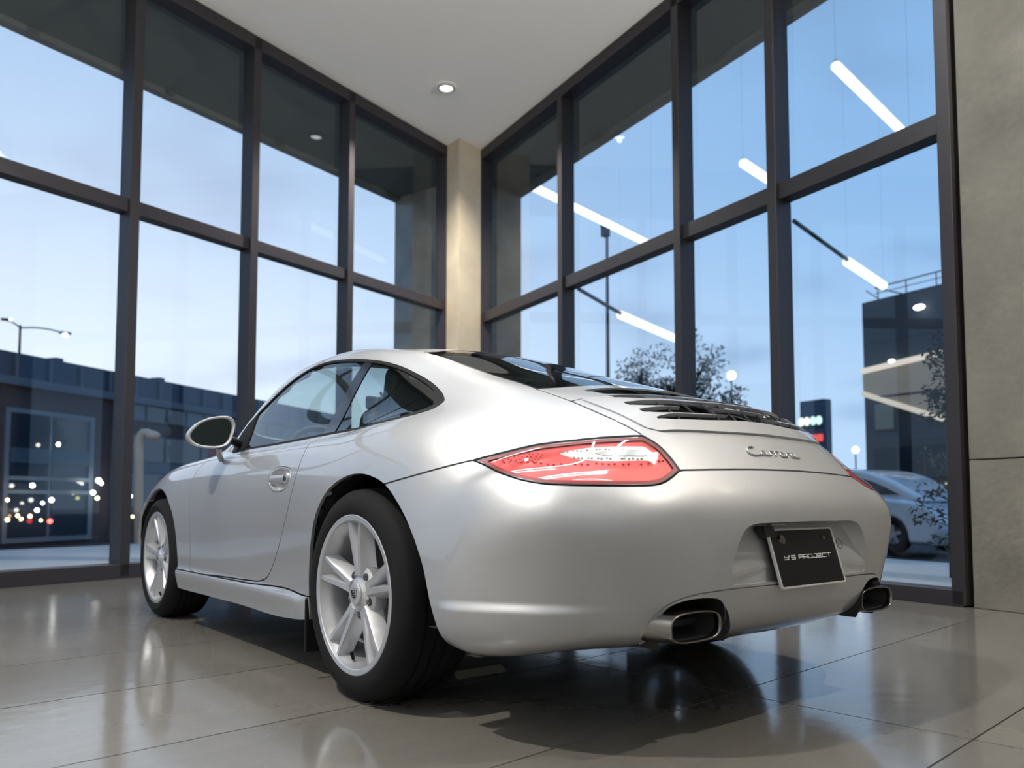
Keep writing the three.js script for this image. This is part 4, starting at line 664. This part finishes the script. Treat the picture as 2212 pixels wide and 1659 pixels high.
// ---------- cabin ----------
{
  const cab = bodySoup(i => i < 7 || i > 16 ? 2 : 10, j => 5), keep = q => q[2] > -1.95 && q[2] < .52 && q[1] > .25 && gDlo(q) < .012 && gRear(q) < .012 && gScreen(q) < .012 && gArch(q) < 0;
  const tri = s => ({ p: s.p, t: s.t.filter(f => f.every(i => keep(s.p[i]))) }), lin0 = offset(compact(tri(cab)), -.03), [roofL, sideL] = split(lin0, q => q[1] - 1.02);
  mesh('headlining', geoOf(roofL, 0), headcloth, car); mesh('cabin_lining', geoOf(sideL, 0), trimGrey, car);
  for (const sg of [-1, 1]) {
    const s = group('seat', car); s.position.set(sg * .35, .28, -.95);
    mesh('seat_cushion', rbox(.5, .16, .5, .06, 0, .08, 0, 4), leather, s);
    mesh('seat_back', [rbox(.48, .62, .13, .06, 0, .42, 0, 4).rotateX(.2).translate(0, 0, .30), rbox(.30, .24, .11, .05, 0, .79, 0, 4).rotateX(.2).translate(0, 0, .30)], leather, s);
  }
  mesh('rear_bench', [rbox(1.1, .2, .4, .06, 0, .5, -.12, 3), rbox(1.1, .4, .1, .05, 0, .72, .14, 3)], leather, car);
  mesh('parcel_shelf', rbox(1.15, .04, .36, .01, 0, .86, .3), headcloth, car);
  mesh('dashboard', [rbox(1.36, .22, .42, .09, 0, .78, -1.68, 4), rbox(.34, .13, .2, .05, -.35, .87, -1.56, 3), rbox(.24, .4, .7, .05, 0, .5, -1.3, 3)], trimGrey, car);
  const sw = group('steering_wheel', car); sw.position.set(-.35, .82, -1.36); sw.rotation.x = -.4;
  mesh('wheel_rim', new THREE.TorusGeometry(.185, .016, 10, 48), leather, sw); mesh('wheel_boss', [new THREE.CylinderGeometry(.07, .07, .04, 24).rotateX(Math.PI / 2), box(.34, .03, .015), box(.03, .18, .015, 0, -.09, 0)], trimGrey, sw);
  mesh('rear_view_mirror', [rbox(.24, .07, .03, .015, 0, 1.135, -1.36, 3), rod(V3(0, 1.15, -1.37), V3(0, 1.2, -1.42), .008)], plastic, car);
}
// ---------- outside ----------
const gmat = std({ name: 'pale terrace paving', color: lin(.52, .50, .48), roughness: .55, bumpMap: concreteBump, bumpScale: .002 });
const GY = -.2;
struct(mesh('terrace', [slab([inter(5.2, 3.4), P2(FR, 14, 3.4), P2(FR, 14, .06), inter(.06, .06)], -.3, -.02), slab([inter(5.2, 3.4), inter(.06, .06), P2(FL, 16, .06), P2(FL, 16, 5.2)], -.3, -.02)], gmat)).userData.label = 'pale paved terrace outside the glass';
struct(mesh('street', slab([[-60, -90], [90, -90], [90, 40], [-60, 40]], GY - .5, GY - .1), std({ name: 'dark asphalt', color: lin(.035, .037, .042), roughness: .85 }))).userData.label = 'dark asphalt street outside';
// low brick building beyond the left glass
{
  const b = group('brick_building'); tag(b, 'low dark brick building with a navy top storey beyond the left glass', 'building');
  const K = 1.35, az = 57.5 * rad, ex = V3(Math.sin(az), 0, -Math.cos(az)), org = V3(-2.091 + 2.133 * K, 0, 2.294 - 14.02 * K);
  b.position.copy(org); b.quaternion.setFromUnitVectors(V3(1, 0, 0), ex); const Y = y => .625 + (y - .625) * K, X = t => t * K; // local +z faces the showroom
  const brickM = std({ name: 'dark purple brick', color: lin(.062, .046, .055), roughness: .85, bumpMap: tex(256, (u, v) => { const r = Math.floor(v * 16), f = (u * 8 + (r % 2) * .5) % 1, k = (v * 16 % 1) < .14 || f < .07 ? 0 : 1; return [k, k, k]; }, false, 2), bumpScale: .006 }), navy = std({ name: 'navy metal cladding', color: lin(.022, .045, .085), roughness: .5, metalness: .2 }), band = std({ name: 'blue-grey fascia', color: lin(.07, .095, .135), roughness: .6 }), darkPane = phys({ name: 'dark window pane', color: lin(.012, .022, .04), roughness: .08, clearcoat: .5 }), paneBlue = phys({ name: 'blue window pane', color: lin(.035, .07, .11), roughness: .1 }), frameM = std({ name: 'pale blue window frame', color: lin(.12, .15, .19), roughness: .5 });
  const bx = (n, x0, x1, y0, y1, z0, z1, m, par = b) => mesh(n, boxUV(box(X(x1) - X(x0), Y(y1) - Y(y0), z1 - z0, (X(x0) + X(x1)) / 2, (Y(y0) + Y(y1)) / 2, (z0 + z1) / 2)), m, par);
  bx('wall', -6, 9, -.3, 2.36, -6, 0, brickM); bx('top_storey', -6, 9, 2.44, 2.84, -6, -.12, navy); bx('fascia', -6, 9, 2.33, 2.45, -.2, .14, band);
  for (let k = 0; k < 26; k++) bx('cladding_rib', -5.8 + k * .58, -5.76 + k * .58, 2.45, 2.82, -.12, -.06, band);
  for (const [x, h] of [[-3, .1], [.52, .12], [2.79, .13], [5.2, .1]]) bx('roof_vent', x - .07, x + .07, 2.84, 2.84 + h, -.9, -.6, navy);
  // shop window
  const w = bx('shop_window', -.78, .8, .02, 2.0, .0, .06, frameM);
  for (const [x0, x1, y0, y1, m] of [[-.70, -.05, .1, .74, darkPane], [.0, .70, .1, .74, darkPane], [-.70, -.05, .8, .94, darkPane], [.0, .70, .8, .94, darkPane], [-.70, -.05, 1.0, 1.93, darkPane], [.0, .70, 1.0, 1.93, darkPane]]) bx('pane', x0, x1, y0, y1, .055, .075, m, w);
  for (const [x0, x1] of [[-.70, -.05], [.0, .70]]) bx('interior_shelf', x0, x1, 1.2, 1.42, .076, .084, paneBlue, w);
  // strip windows further right
  for (let k = 0; k < 12; k++) { const x = 1.42 + k * .5; const f = bx('strip_window', x, x + .47, 2.04, 2.32, -.02, .03, frameM); bx('pane', x + .02, x + .45, 2.06, 2.30, .02, .045, k % 3 ? darkPane : paneBlue, f); }
  for (const [y0, y1] of [[1.32, 1.78], [.55, 1.12]]) for (let k = 0; k < 6; k++) { const x = 1.45 + k * .95; const f = bx('office_window', x, x + .91, y0, y1, -.02, .03, frameM); bx('pane', x + .02, x + .89, y0 + .02, y1 - .02, .02, .045, darkPane, f); }
  bx('spandrel', 1.4, 7.2, 1.13, 1.31, -.02, .05, band);
  for (const x of [-1.2, 1.2]) bx('downpipe', x - .02, x + .02, 0, 2.35, .0, .08, band);
  // small lamps glowing in and before the shop window
  const P = (px, py, back) => { const d = V3((px - 1106) / 1725, -(py - 978) / 1725, -1).applyQuaternion(camera.quaternion), n = V3(0, 0, 1).applyQuaternion(b.quaternion), t = (n.dot(org) + back - n.dot(camera.position)) / n.dot(d); return camera.position.clone().addScaledVector(d, t); };
  const white = lin(1, .98, .9), amber = lin(1, .62, .28), red = lin(1, .06, .05), yell = lin(.85, .9, .35);
  const glows = [[126, 960, .035, white, 'white lamp alone in the upper right pane of the shop window'], [70, 1049, .04, white, 'white lamp between the two transoms of the shop window'], [213, 1038, .05, white, 'largest white lamp, right of the shop window beside the mullion'], [219, 1044, .035, white, 'white lamp overlapping the largest one beside the mullion'], [201, 1064, .042, white, 'white lamp just below the largest one'], [210, 1076, .036, yell, 'pale yellow lamp under the white pair right of the shop window'], [111, 1080, .04, white, 'white lamp high in the lower right pane of the shop window'], [92, 1087, .028, white, 'smallest white lamp in the middle of the shop window'], [80, 1102, .036, white, 'white lamp low on the shop window centre bar'], [16, 1080, .03, amber, 'amber lamp alone near the left edge of the shop window'], [38, 1114, .028, amber, 'left one of the close amber pair in the shop window'], [46, 1121, .026, amber, 'right one of the close amber pair in the shop window'], [65, 1115, .032, amber, 'amber lamp right of the close amber pair'], [16, 1123, .034, amber, 'lowest amber lamp at the left edge of the shop window'], [108, 1126, .042, red, 'single red lamp glowing in front of the dark shop window'], [88, 1124, .026, yell, 'dim yellow lamp beside the red one'], [267, 1072, .034, white, 'left one of the white pair right of the mullion'], [282, 1072, .034, white, 'right one of the white pair right of the mullion'], [301, 1094, .036, white, 'white lamp close to the car fender'], [266, 1114, .032, white, 'lowest white lamp right of the mullion'], [286, 1116, .03, yell, 'yellow lamp low beside the car fender']];
  const kinds = new Map([[white, lampGlow(white, 14)], [amber, lampGlow(amber, 10)], [red, lampGlow(red, 8)], [yell, lampGlow(yell, 8)]]);
  for (const [px, py, r, c, label] of glows) { const o = mesh('lamp_bulb', new THREE.SphereGeometry(r * 1.15, 14, 10), kinds.get(c)); o.position.copy(P(px, py, .35)); tag(o, label, 'lamp', 'small lamps before the brick building'); }
}
// bent beige pipe in place of a reflection, before the brick building
{
  const d = (px, py, far) => V3((px - 1106) / 1725, -(py - 978) / 1725, -1).applyQuaternion(camera.quaternion).multiplyScalar(far).add(camera.position);
  const a = d(300, 1180, 15.5), b2 = d(300, 990, 15.5), c = d(301, 950, 15.5), e = d(312, 934, 15.5), f = d(330, 941, 15.5); a.y = GY - .1;
  const g = mesh('reflection_pipe', [tube([[a.x, a.y, a.z], [b2.x, b2.y, b2.z], [c.x, c.y, c.z], [e.x, e.y, e.z], [f.x, f.y, f.z]], .085, 40, 12), new THREE.SphereGeometry(.12, 16, 12).scale(1.1, .8, 1.1).translate(f.x, f.y, f.z)], std({ name: 'beige pipe', color: lin(.62, .44, .32), roughness: .6 })); tag(g, 'bent beige pipe in place of a reflection before the brick building', 'pipe');
}
// street lamp with two arms
{
  const s = group('street_lamp'); s.position.set(1.31, GY - .1, -26); tag(s, 'two-armed street lamp rising above the brick building roof', 'street lamp'); const y = 6.32;
  mesh('pole', new THREE.CylinderGeometry(.035, .06, y, 10).translate(0, y / 2, 0), frameMat, s);
  const arm = std({ name: 'pale lamp arm', color: lin(.3, .34, .4), roughness: .5 });
  mesh('arm', tube([[0, y - .08, 0], [.4, y - .02, 0], [.85, y - .03, 0], [1.2, y - .1, 0]], .025, 16, 8), arm, s); mesh('arm', tube([[0, y - .08, 0], [-.15, y + .03, 0], [-.32, y + .1, 0]], .025, 16, 8), arm, s);
  mesh('lamp_head', rbox(.34, .07, .16, .02, 1.22, y - .08, 0), arm, s); mesh('lamp_head', rbox(.3, .07, .16, .02, -.36, y + .12, 0).rotateZ(0), frameMat, s);
  mesh('lamp_glass', new THREE.SphereGeometry(.09, 14, 10).translate(1.22, y - .12, .0), lampGlow(cool, 3), s); mesh('lamp_glass', new THREE.SphereGeometry(.05, 14, 10).translate(-.26, y + .12, .09), lampGlow(cool, 2.4), s);
}
// ---------- beyond the right glass ----------
const onR = (px, py, off) => { const d = V3((px - 1106) / 1725, -(py - 978) / 1725, -1).applyQuaternion(camera.quaternion), n = FR.out, t = (n.dot(corner) + off - n.dot(camera.position)) / n.dot(d); return camera.position.clone().addScaledVector(d, t); };
const atY = (px, py, y) => { const d = V3((px - 1106) / 1725, -(py - 978) / 1725, -1).applyQuaternion(camera.quaternion); return camera.position.clone().addScaledVector(d, (y - camera.position.y) / d.y); };
{ // glowing bars hung outside in place of ceiling strips mirrored in the glass
  const bars = [[[1145, 400], [1408, 530], 'longest glowing bar near the column, in place of a strip reflection', null], [[1605, 352], [1690, 408], 'short glowing bar behind the second mullion, in place of a strip reflection', null], [[1805, 142], [1965, 300], 'highest glowing bar in the upper right pane, in place of a strip reflection', null], [[1340, 680], [1472, 737], 'glowing bar above the dark tree, in place of a strip reflection', [1250, 628]], [[1830, 565], [1908, 617], 'glowing bar on a dark rod above the railing, in place of a strip reflection', [1715, 482]]];
  for (const [p, q, label, tail] of bars) {
    const a = atY(...p, 5.6), c = atY(...q, 5.6), far = a.distanceTo(camera.position), wd = far * .0105, g = group('strip_reflection'); g.position.copy(a); tag(g, label, 'lamp', 'glowing bars in place of strip reflections'); const v = c.clone().sub(a);
    mesh('reflection_glow', rod(V3(0, 0, 0), v, wd * .5, 12), lampGlow(cool, 1.6), g); mesh('reflection_edge', rod(V3(0, .045, 0), v.clone().setY(.045), wd * .3, 8), std({ name: 'white reflection edge', color: lin(.75, .76, .8), roughness: .5 }), g);
    if (tail) mesh('dark_rod', rod(V3(0, .04, 0), atY(...tail, 5.6).sub(a).add(V3(0, .04, 0)), far * .0022, 8), frameMat, g);
    mesh('wire', [rod(V3(0, 0, 0), V3(0, 4, 0), .0012, 4), rod(v, v.clone().add(V3(0, 4, 0)), .0012, 4)], frameMat, g);
  }
}
{ // dark office block with roof railing and a warm wedge of mirrored interior
  const b = group('dark_building'); tag(b, 'dark grey office block with roof railing and a warm wedge for an interior reflection', 'building'); const off = 16, base = onR(1862, 655, off); b.position.copy(base).setY(GY - .1); b.quaternion.setFromUnitVectors(V3(1, 0, 0), FR.x);
  const top = base.y - GY + .1, grey = std({ name: 'dark grey cladding', color: lin(.035, .038, .044), roughness: .7 }), pane2 = phys({ name: 'dark office pane', color: lin(.012, .02, .03), roughness: .1 });
  const bl = (n, x0, x1, y0, y1, z0, z1, m, par = b) => mesh(n, boxUV(box(x1 - x0, y1 - y0, z1 - z0, (x0 + x1) / 2, (y0 + y1) / 2, (z0 + z1) / 2)), m, par);
  // local +z faces the showroom
  bl('wall', 0, 9, 0, top, -8, 0, grey); const ground = onR(1880, 955, off).y - GY + .1; bl('shopfront', .15, 9, 0, ground, -.02, .04, std({ name: 'black shopfront', color: lin(.012, .013, .016), roughness: .5 }));
  for (let k = 0; k < 11; k++) bl('shopfront_pane', .3 + k * .8, .98 + k * .8, .1, ground - .2, .03, .06, pane2);
  for (let k = 0; k < 5; k++) bl('cladding_joint', 0, 9, 3.4 + k * .72, 3.415 + k * .72, -.02, .012, frameMat);
  const rail = mesh('railing', (() => { const g = [rod(V3(.3, top + .42, -.2), V3(9, top + .42, -.2), .02), rod(V3(.3, top + .24, -.2), V3(9, top + .24, -.2), .012), rod(V3(.3, top + .42, -.2), V3(.3, top + .42, -3), .02), rod(V3(.0, top + .4, -.2), V3(.5, top, -.2), .016)]; for (let k = 0; k < 10; k++) g.push(rod(V3(.4 + k * .9, top, -.2), V3(.4 + k * .9, top + .42, -.2), .016)); return g; })(), frameMat, b);
  const p1 = onR(1880, 872, off).y - GY + .1, p2 = onR(1920, 930, off).y - GY + .1; const wd = bl('lit_window', .32, 1.0, p2, p1, -.02, .05, frameMat); bl('pane', .37, .95, p2 + .05, p1 - .05, .04, .06, std({ name: 'dim lit window', color: lin(.08, .10, .09), emissive: lin(.5, .6, .5), emissiveIntensity: .05 }), wd);
  // glowing wedge and edge strips in place of the showroom interior mirrored in glass
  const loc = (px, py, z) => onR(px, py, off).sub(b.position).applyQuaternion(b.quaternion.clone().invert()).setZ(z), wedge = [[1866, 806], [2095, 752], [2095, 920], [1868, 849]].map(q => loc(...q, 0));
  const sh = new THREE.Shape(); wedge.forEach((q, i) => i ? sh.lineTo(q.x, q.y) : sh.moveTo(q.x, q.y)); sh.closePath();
  const lit = mesh('reflection_wedge', new THREE.ExtrudeGeometry(sh, { depth: .06, bevelEnabled: false }), std({ name: 'warm reflection glow', color: lin(.20, .17, .13), roughness: .4, emissive: lin(1, .82, .6), emissiveIntensity: .075 }), b);
  const edge = (p, q, r, m, n) => mesh(n, rod(loc(...p, .09), loc(...q, .09), r, 8), m, lit); edge([1866, 803], [2095, 749], .085, lampGlow(warm, .62), 'reflection_strip'); edge([1868, 851], [2095, 922], .075, lampGlow(warm, .5), 'reflection_strip'); edge([1905, 858], [2095, 835], .03, frameMat, 'reflection_bar');
  for (const [px, py] of [[1988, 664], [1928, 780]]) { const p = onR(px, py, off - .15).sub(b.position).applyQuaternion(b.quaternion.clone().invert()); mesh('downlight_glint', new THREE.SphereGeometry(px > 1950 ? .13 : .08, 16, 12).scale(1.25, .6, .8).translate(p.x, p.y, p.z + .05), lampGlow(cool, 4), b); }  // glowing blobs in place of downlights mirrored in the glass
}
{ // far shop with lit signs
  const b = group('far_shop'), off = 24, p = onR(1728, 868, off), q = onR(1790, 985, off); tag(b, 'small navy building with green and red lit signs far off', 'building'); b.position.copy(p).setY(GY - .1); b.quaternion.setFromUnitVectors(V3(1, 0, 0), FR.x);
  const w = q.clone().sub(p).dot(FR.x), top = p.y - GY + .1, hh = y => onR(1750, y, off).y - GY + .1;
  mesh('wall', box(w * .86, top, .5, w * .43, top / 2, -.25), std({ name: 'navy wall', color: lin(.03, .06, .11), roughness: .7 }), b);
  mesh('sign_board', box(w * .8, hh(899) - hh(922), .1, w * .45, (hh(899) + hh(922)) / 2, .05), std({ name: 'dark sign board', color: lin(.03, .06, .06), roughness: .5 }), b);
  for (const [k, c] of [[.12, lin(.9, 1, .85)], [.32, lin(.95, 1, .8)], [.55, lin(.55, .95, .9)], [.76, lin(.6, .95, .95)]]) mesh('lit_sign', new THREE.SphereGeometry(.16, 12, 10).scale(1, 1.2, .4).translate(w * k, (hh(899) + hh(922)) / 2, .14), lampGlow(c, 1.3), b);
  mesh('lit_sign', box(w * .55, hh(940) - hh(955), .1, w * .55, (hh(940) + hh(955)) / 2, .06), lampGlow(lin(1, .12, .12), .8), b);
}
{ // globe lamps of the street; the first stands in for a mirrored downlight
  for (const [px, py, off, r, label] of [[1580, 811, 8, .1, 'round white globe beside the dark tree, in place of a downlight reflection'], [1848, 972, 10, .075, 'round white street globe left of the parked white car'], [2049, 1044, 6, .035, 'small white lamp above the parked car bonnet']]) {
    const p = onR(px, py, off), g = group('globe_lamp'); g.position.set(p.x, GY - .1, p.z); tag(g, label, 'street lamp'); const h = p.y - GY + .1; mesh('post', new THREE.CylinderGeometry(.014, .02, h, 8).translate(0, h / 2, 0), frameMat, g); mesh('lamp_globe', new THREE.SphereGeometry(r, 16, 12).translate(0, h, 0), lampGlow(cool, 3), g);
  }
}
{ // tall mast
  const p = onR(1311, 500, 9), g = group('lamp_mast'); g.position.set(p.x, GY - .1, p.z); tag(g, 'tall dark lamp mast rising behind the dark tree', 'street lamp'); const h = p.y - GY + .2; mesh('mast', new THREE.CylinderGeometry(.04, .075, h, 10).translate(0, h / 2, 0), frameMat, g);
  mesh('floodlight', [rbox(.3, .16, .2, .03, .12, h + .12, 0), rbox(.22, .3, .2, .03, -.06, h - .12, 0), rbox(.2, .18, .2, .03, -.14, h + .05, .05)], frameMat, g);
}
// trees: branching twigs with many leaves
function leafGeo(n, pick, size) {
  const pos = [], idx = []; for (let i = 0; i < n; i++) { const c = pick(), s = size * rr(.6, 1.3), a = V3(rr(-1, 1), rr(-1, 1), rr(-1, 1)).normalize(), b = V3(rr(-1, 1), rr(-1, 1), rr(-1, 1)).cross(a).normalize(), o = pos.length / 3; for (const [u, v] of [[-1, 0], [0, .38], [1, 0], [0, -.38]]) { const p = c.clone().addScaledVector(a, u * s).addScaledVector(b, v * s); pos.push(p.x, p.y, p.z); } idx.push(o, o + 1, o + 2, o, o + 2, o + 3); }
  const g = new THREE.BufferGeometry(); g.setAttribute('position', new THREE.Float32BufferAttribute(pos, 3)); g.setIndex(idx); g.computeVertexNormals(); return g;
}
const bark = std({ name: 'dark bark', color: lin(.02, .018, .016), roughness: .9 }), leafM = std({ name: 'dark evergreen leaves', color: lin(.018, .026, .02), roughness: .7 });
function tree(name, label, base, branches, crown, n, size) {
  const g = group(name); g.position.copy(base); tag(g, label, 'tree'); mesh('trunk', branches, bark, g); const m = mesh('foliage', leafGeo(n, crown, size), leafM, g); m.userData.kind = 'stuff'; return g;
}
{
  const b = onR(1440, 1000, 9); b.y = GY - .1; const H = onR(1440, 690, 9).y - b.y, mid = onR(1450, 830, 9).sub(b), br = [rod(V3(0, 0, 0), V3(0, H * .5, 0), .1)], tips = [];
  for (let k = 0; k < 34; k++) { const a = rr(0, 6.28), l = rr(.9, 1.9), e = rr(.1, 1.3), s = V3(0, H * rr(.3, .55), 0), t = s.clone().add(V3(Math.cos(a) * l * Math.cos(e), Math.sin(e) * l * .95, Math.sin(a) * l * Math.cos(e))); br.push(rod(s, t, .022, 6)); tips.push(t); for (let q = 0; q < 3; q++) { const u = t.clone().add(V3(rr(-.45, .45), rr(-.1, .75), rr(-.45, .45))); br.push(rod(t, u, .009, 5)); tips.push(u); } }
  tree('street_tree', 'dark leafy tree outside behind the car spoiler', b, br, () => tips[Math.floor(rnd() * tips.length)].clone().add(V3(rr(-.3, .3), rr(-.34, .26), rr(-.3, .3))), 9000, .06);
}
{
  const b = onR(2052, 1190, 1.8); b.y = -.02; const H = onR(2052, 715, 1.8).y - b.y, br = [rod(V3(0, 0, 0), V3(.02, H, .01), .012, 6)], tips = [];
  for (let k = 0; k < 26; k++) { const y = H * rr(.08, .97), l = .2 * (1.1 - y / H) + .05, a = rr(0, 6.28), t = V3(Math.cos(a) * l, y + .08, Math.sin(a) * l); br.push(rod(V3(.01, y, 0), t, .004, 5)); tips.push(t, V3(t.x * .5, y + .04, t.z * .5)); }
  tree('sapling', 'slender dark sapling standing close outside the right pane', b, br, () => tips[Math.floor(rnd() * tips.length)].clone().add(V3(rr(-.07, .07), rr(-.07, .07), rr(-.07, .07))), 900, .03);
}
{ // parked white car
  const c = group('parked_car'); const p = onR(1978, 1120, 8).addScaledVector(FR.x, -2.32); c.position.set(p.x, GY - .05, p.z); tag(c, 'white hatchback parked outside beyond the right pane', 'car'); c.quaternion.setFromUnitVectors(V3(1, 0, 0), FR.x); // local +x is its front
  const white = phys({ name: 'white car paint', color: lin(.55, .6, .66), roughness: .35, clearcoat: 1, clearcoatRoughness: .05 }), S = pts => { const s = new THREE.Shape(); s.moveTo(...pts[0]); s.splineThru(pts.slice(1).map(q => new THREE.Vector2(...q))); return s; };
  const low = new THREE.Shape(); low.moveTo(-1.0, .28); low.splineThru([[-1.08, .6], [-1.02, .93], [-.6, 1.0], [.6, .99], [1.6, .93], [2.6, .83], [3.05, .68], [3.12, .45], [3.0, .25]].map(q => new THREE.Vector2(...q))); low.lineTo(2.72, .25); low.absarc(2.32, .3, .38, 0, Math.PI, false); low.lineTo(.4, .22); low.absarc(0, .3, .38, 0, Math.PI, false); low.lineTo(-1.0, .28);
  const body = new THREE.ExtrudeGeometry(low, { depth: 1.5, bevelEnabled: true, bevelSize: .07, bevelThickness: .13, bevelSegments: 5, curveSegments: 16 }).translate(0, 0, -.88 - .75 + .75);
  const cab = S([[-.95, .95], [-.6, 1.22], [.2, 1.38], [1.2, 1.42], [1.95, 1.3], [2.75, .9]]); mesh('body', body, white, c);
  mesh('roof', new THREE.ExtrudeGeometry(cab, { depth: 1.15, bevelEnabled: true, bevelSize: .05, bevelThickness: .12, bevelSegments: 4, curveSegments: 16 }).translate(0, 0, -.72), white, c);
  const win = S([[-.62, 1.0], [-.4, 1.19], [.2, 1.31], [1.2, 1.35], [1.85, 1.24], [2.42, .99]]); mesh('side_window', new THREE.ExtrudeGeometry(win, { depth: 1.44, bevelEnabled: false }).translate(0, 0, -.865), phys({ name: 'dark car glass', color: lin(.015, .02, .028), roughness: .05 }), c);
  for (const x of [0, 2.32]) for (const s of [-1, 1]) { const w = group('wheel', c); w.position.set(x, .325, -.13 + s * .74); mesh('tyre', new THREE.TorusGeometry(.245, .085, 12, 32).scale(1, 1, 1.2), rubber, w); const sp = [new THREE.CylinderGeometry(.06, .06, .05, 16).rotateX(Math.PI / 2)]; for (let k = 0; k < 5; k++) sp.push(box(.05, .22, .04, 0, .12, 0).rotateZ(k * 1.2566)); mesh('rim', sp, wheelSilver, w); }
  mesh('door_handle', [rbox(.2, .03, .03, .01, .35, .82, .78), rbox(.2, .03, .03, .01, 1.25, .8, .78)], chrome, c);
}
renderer.render(scene, camera);
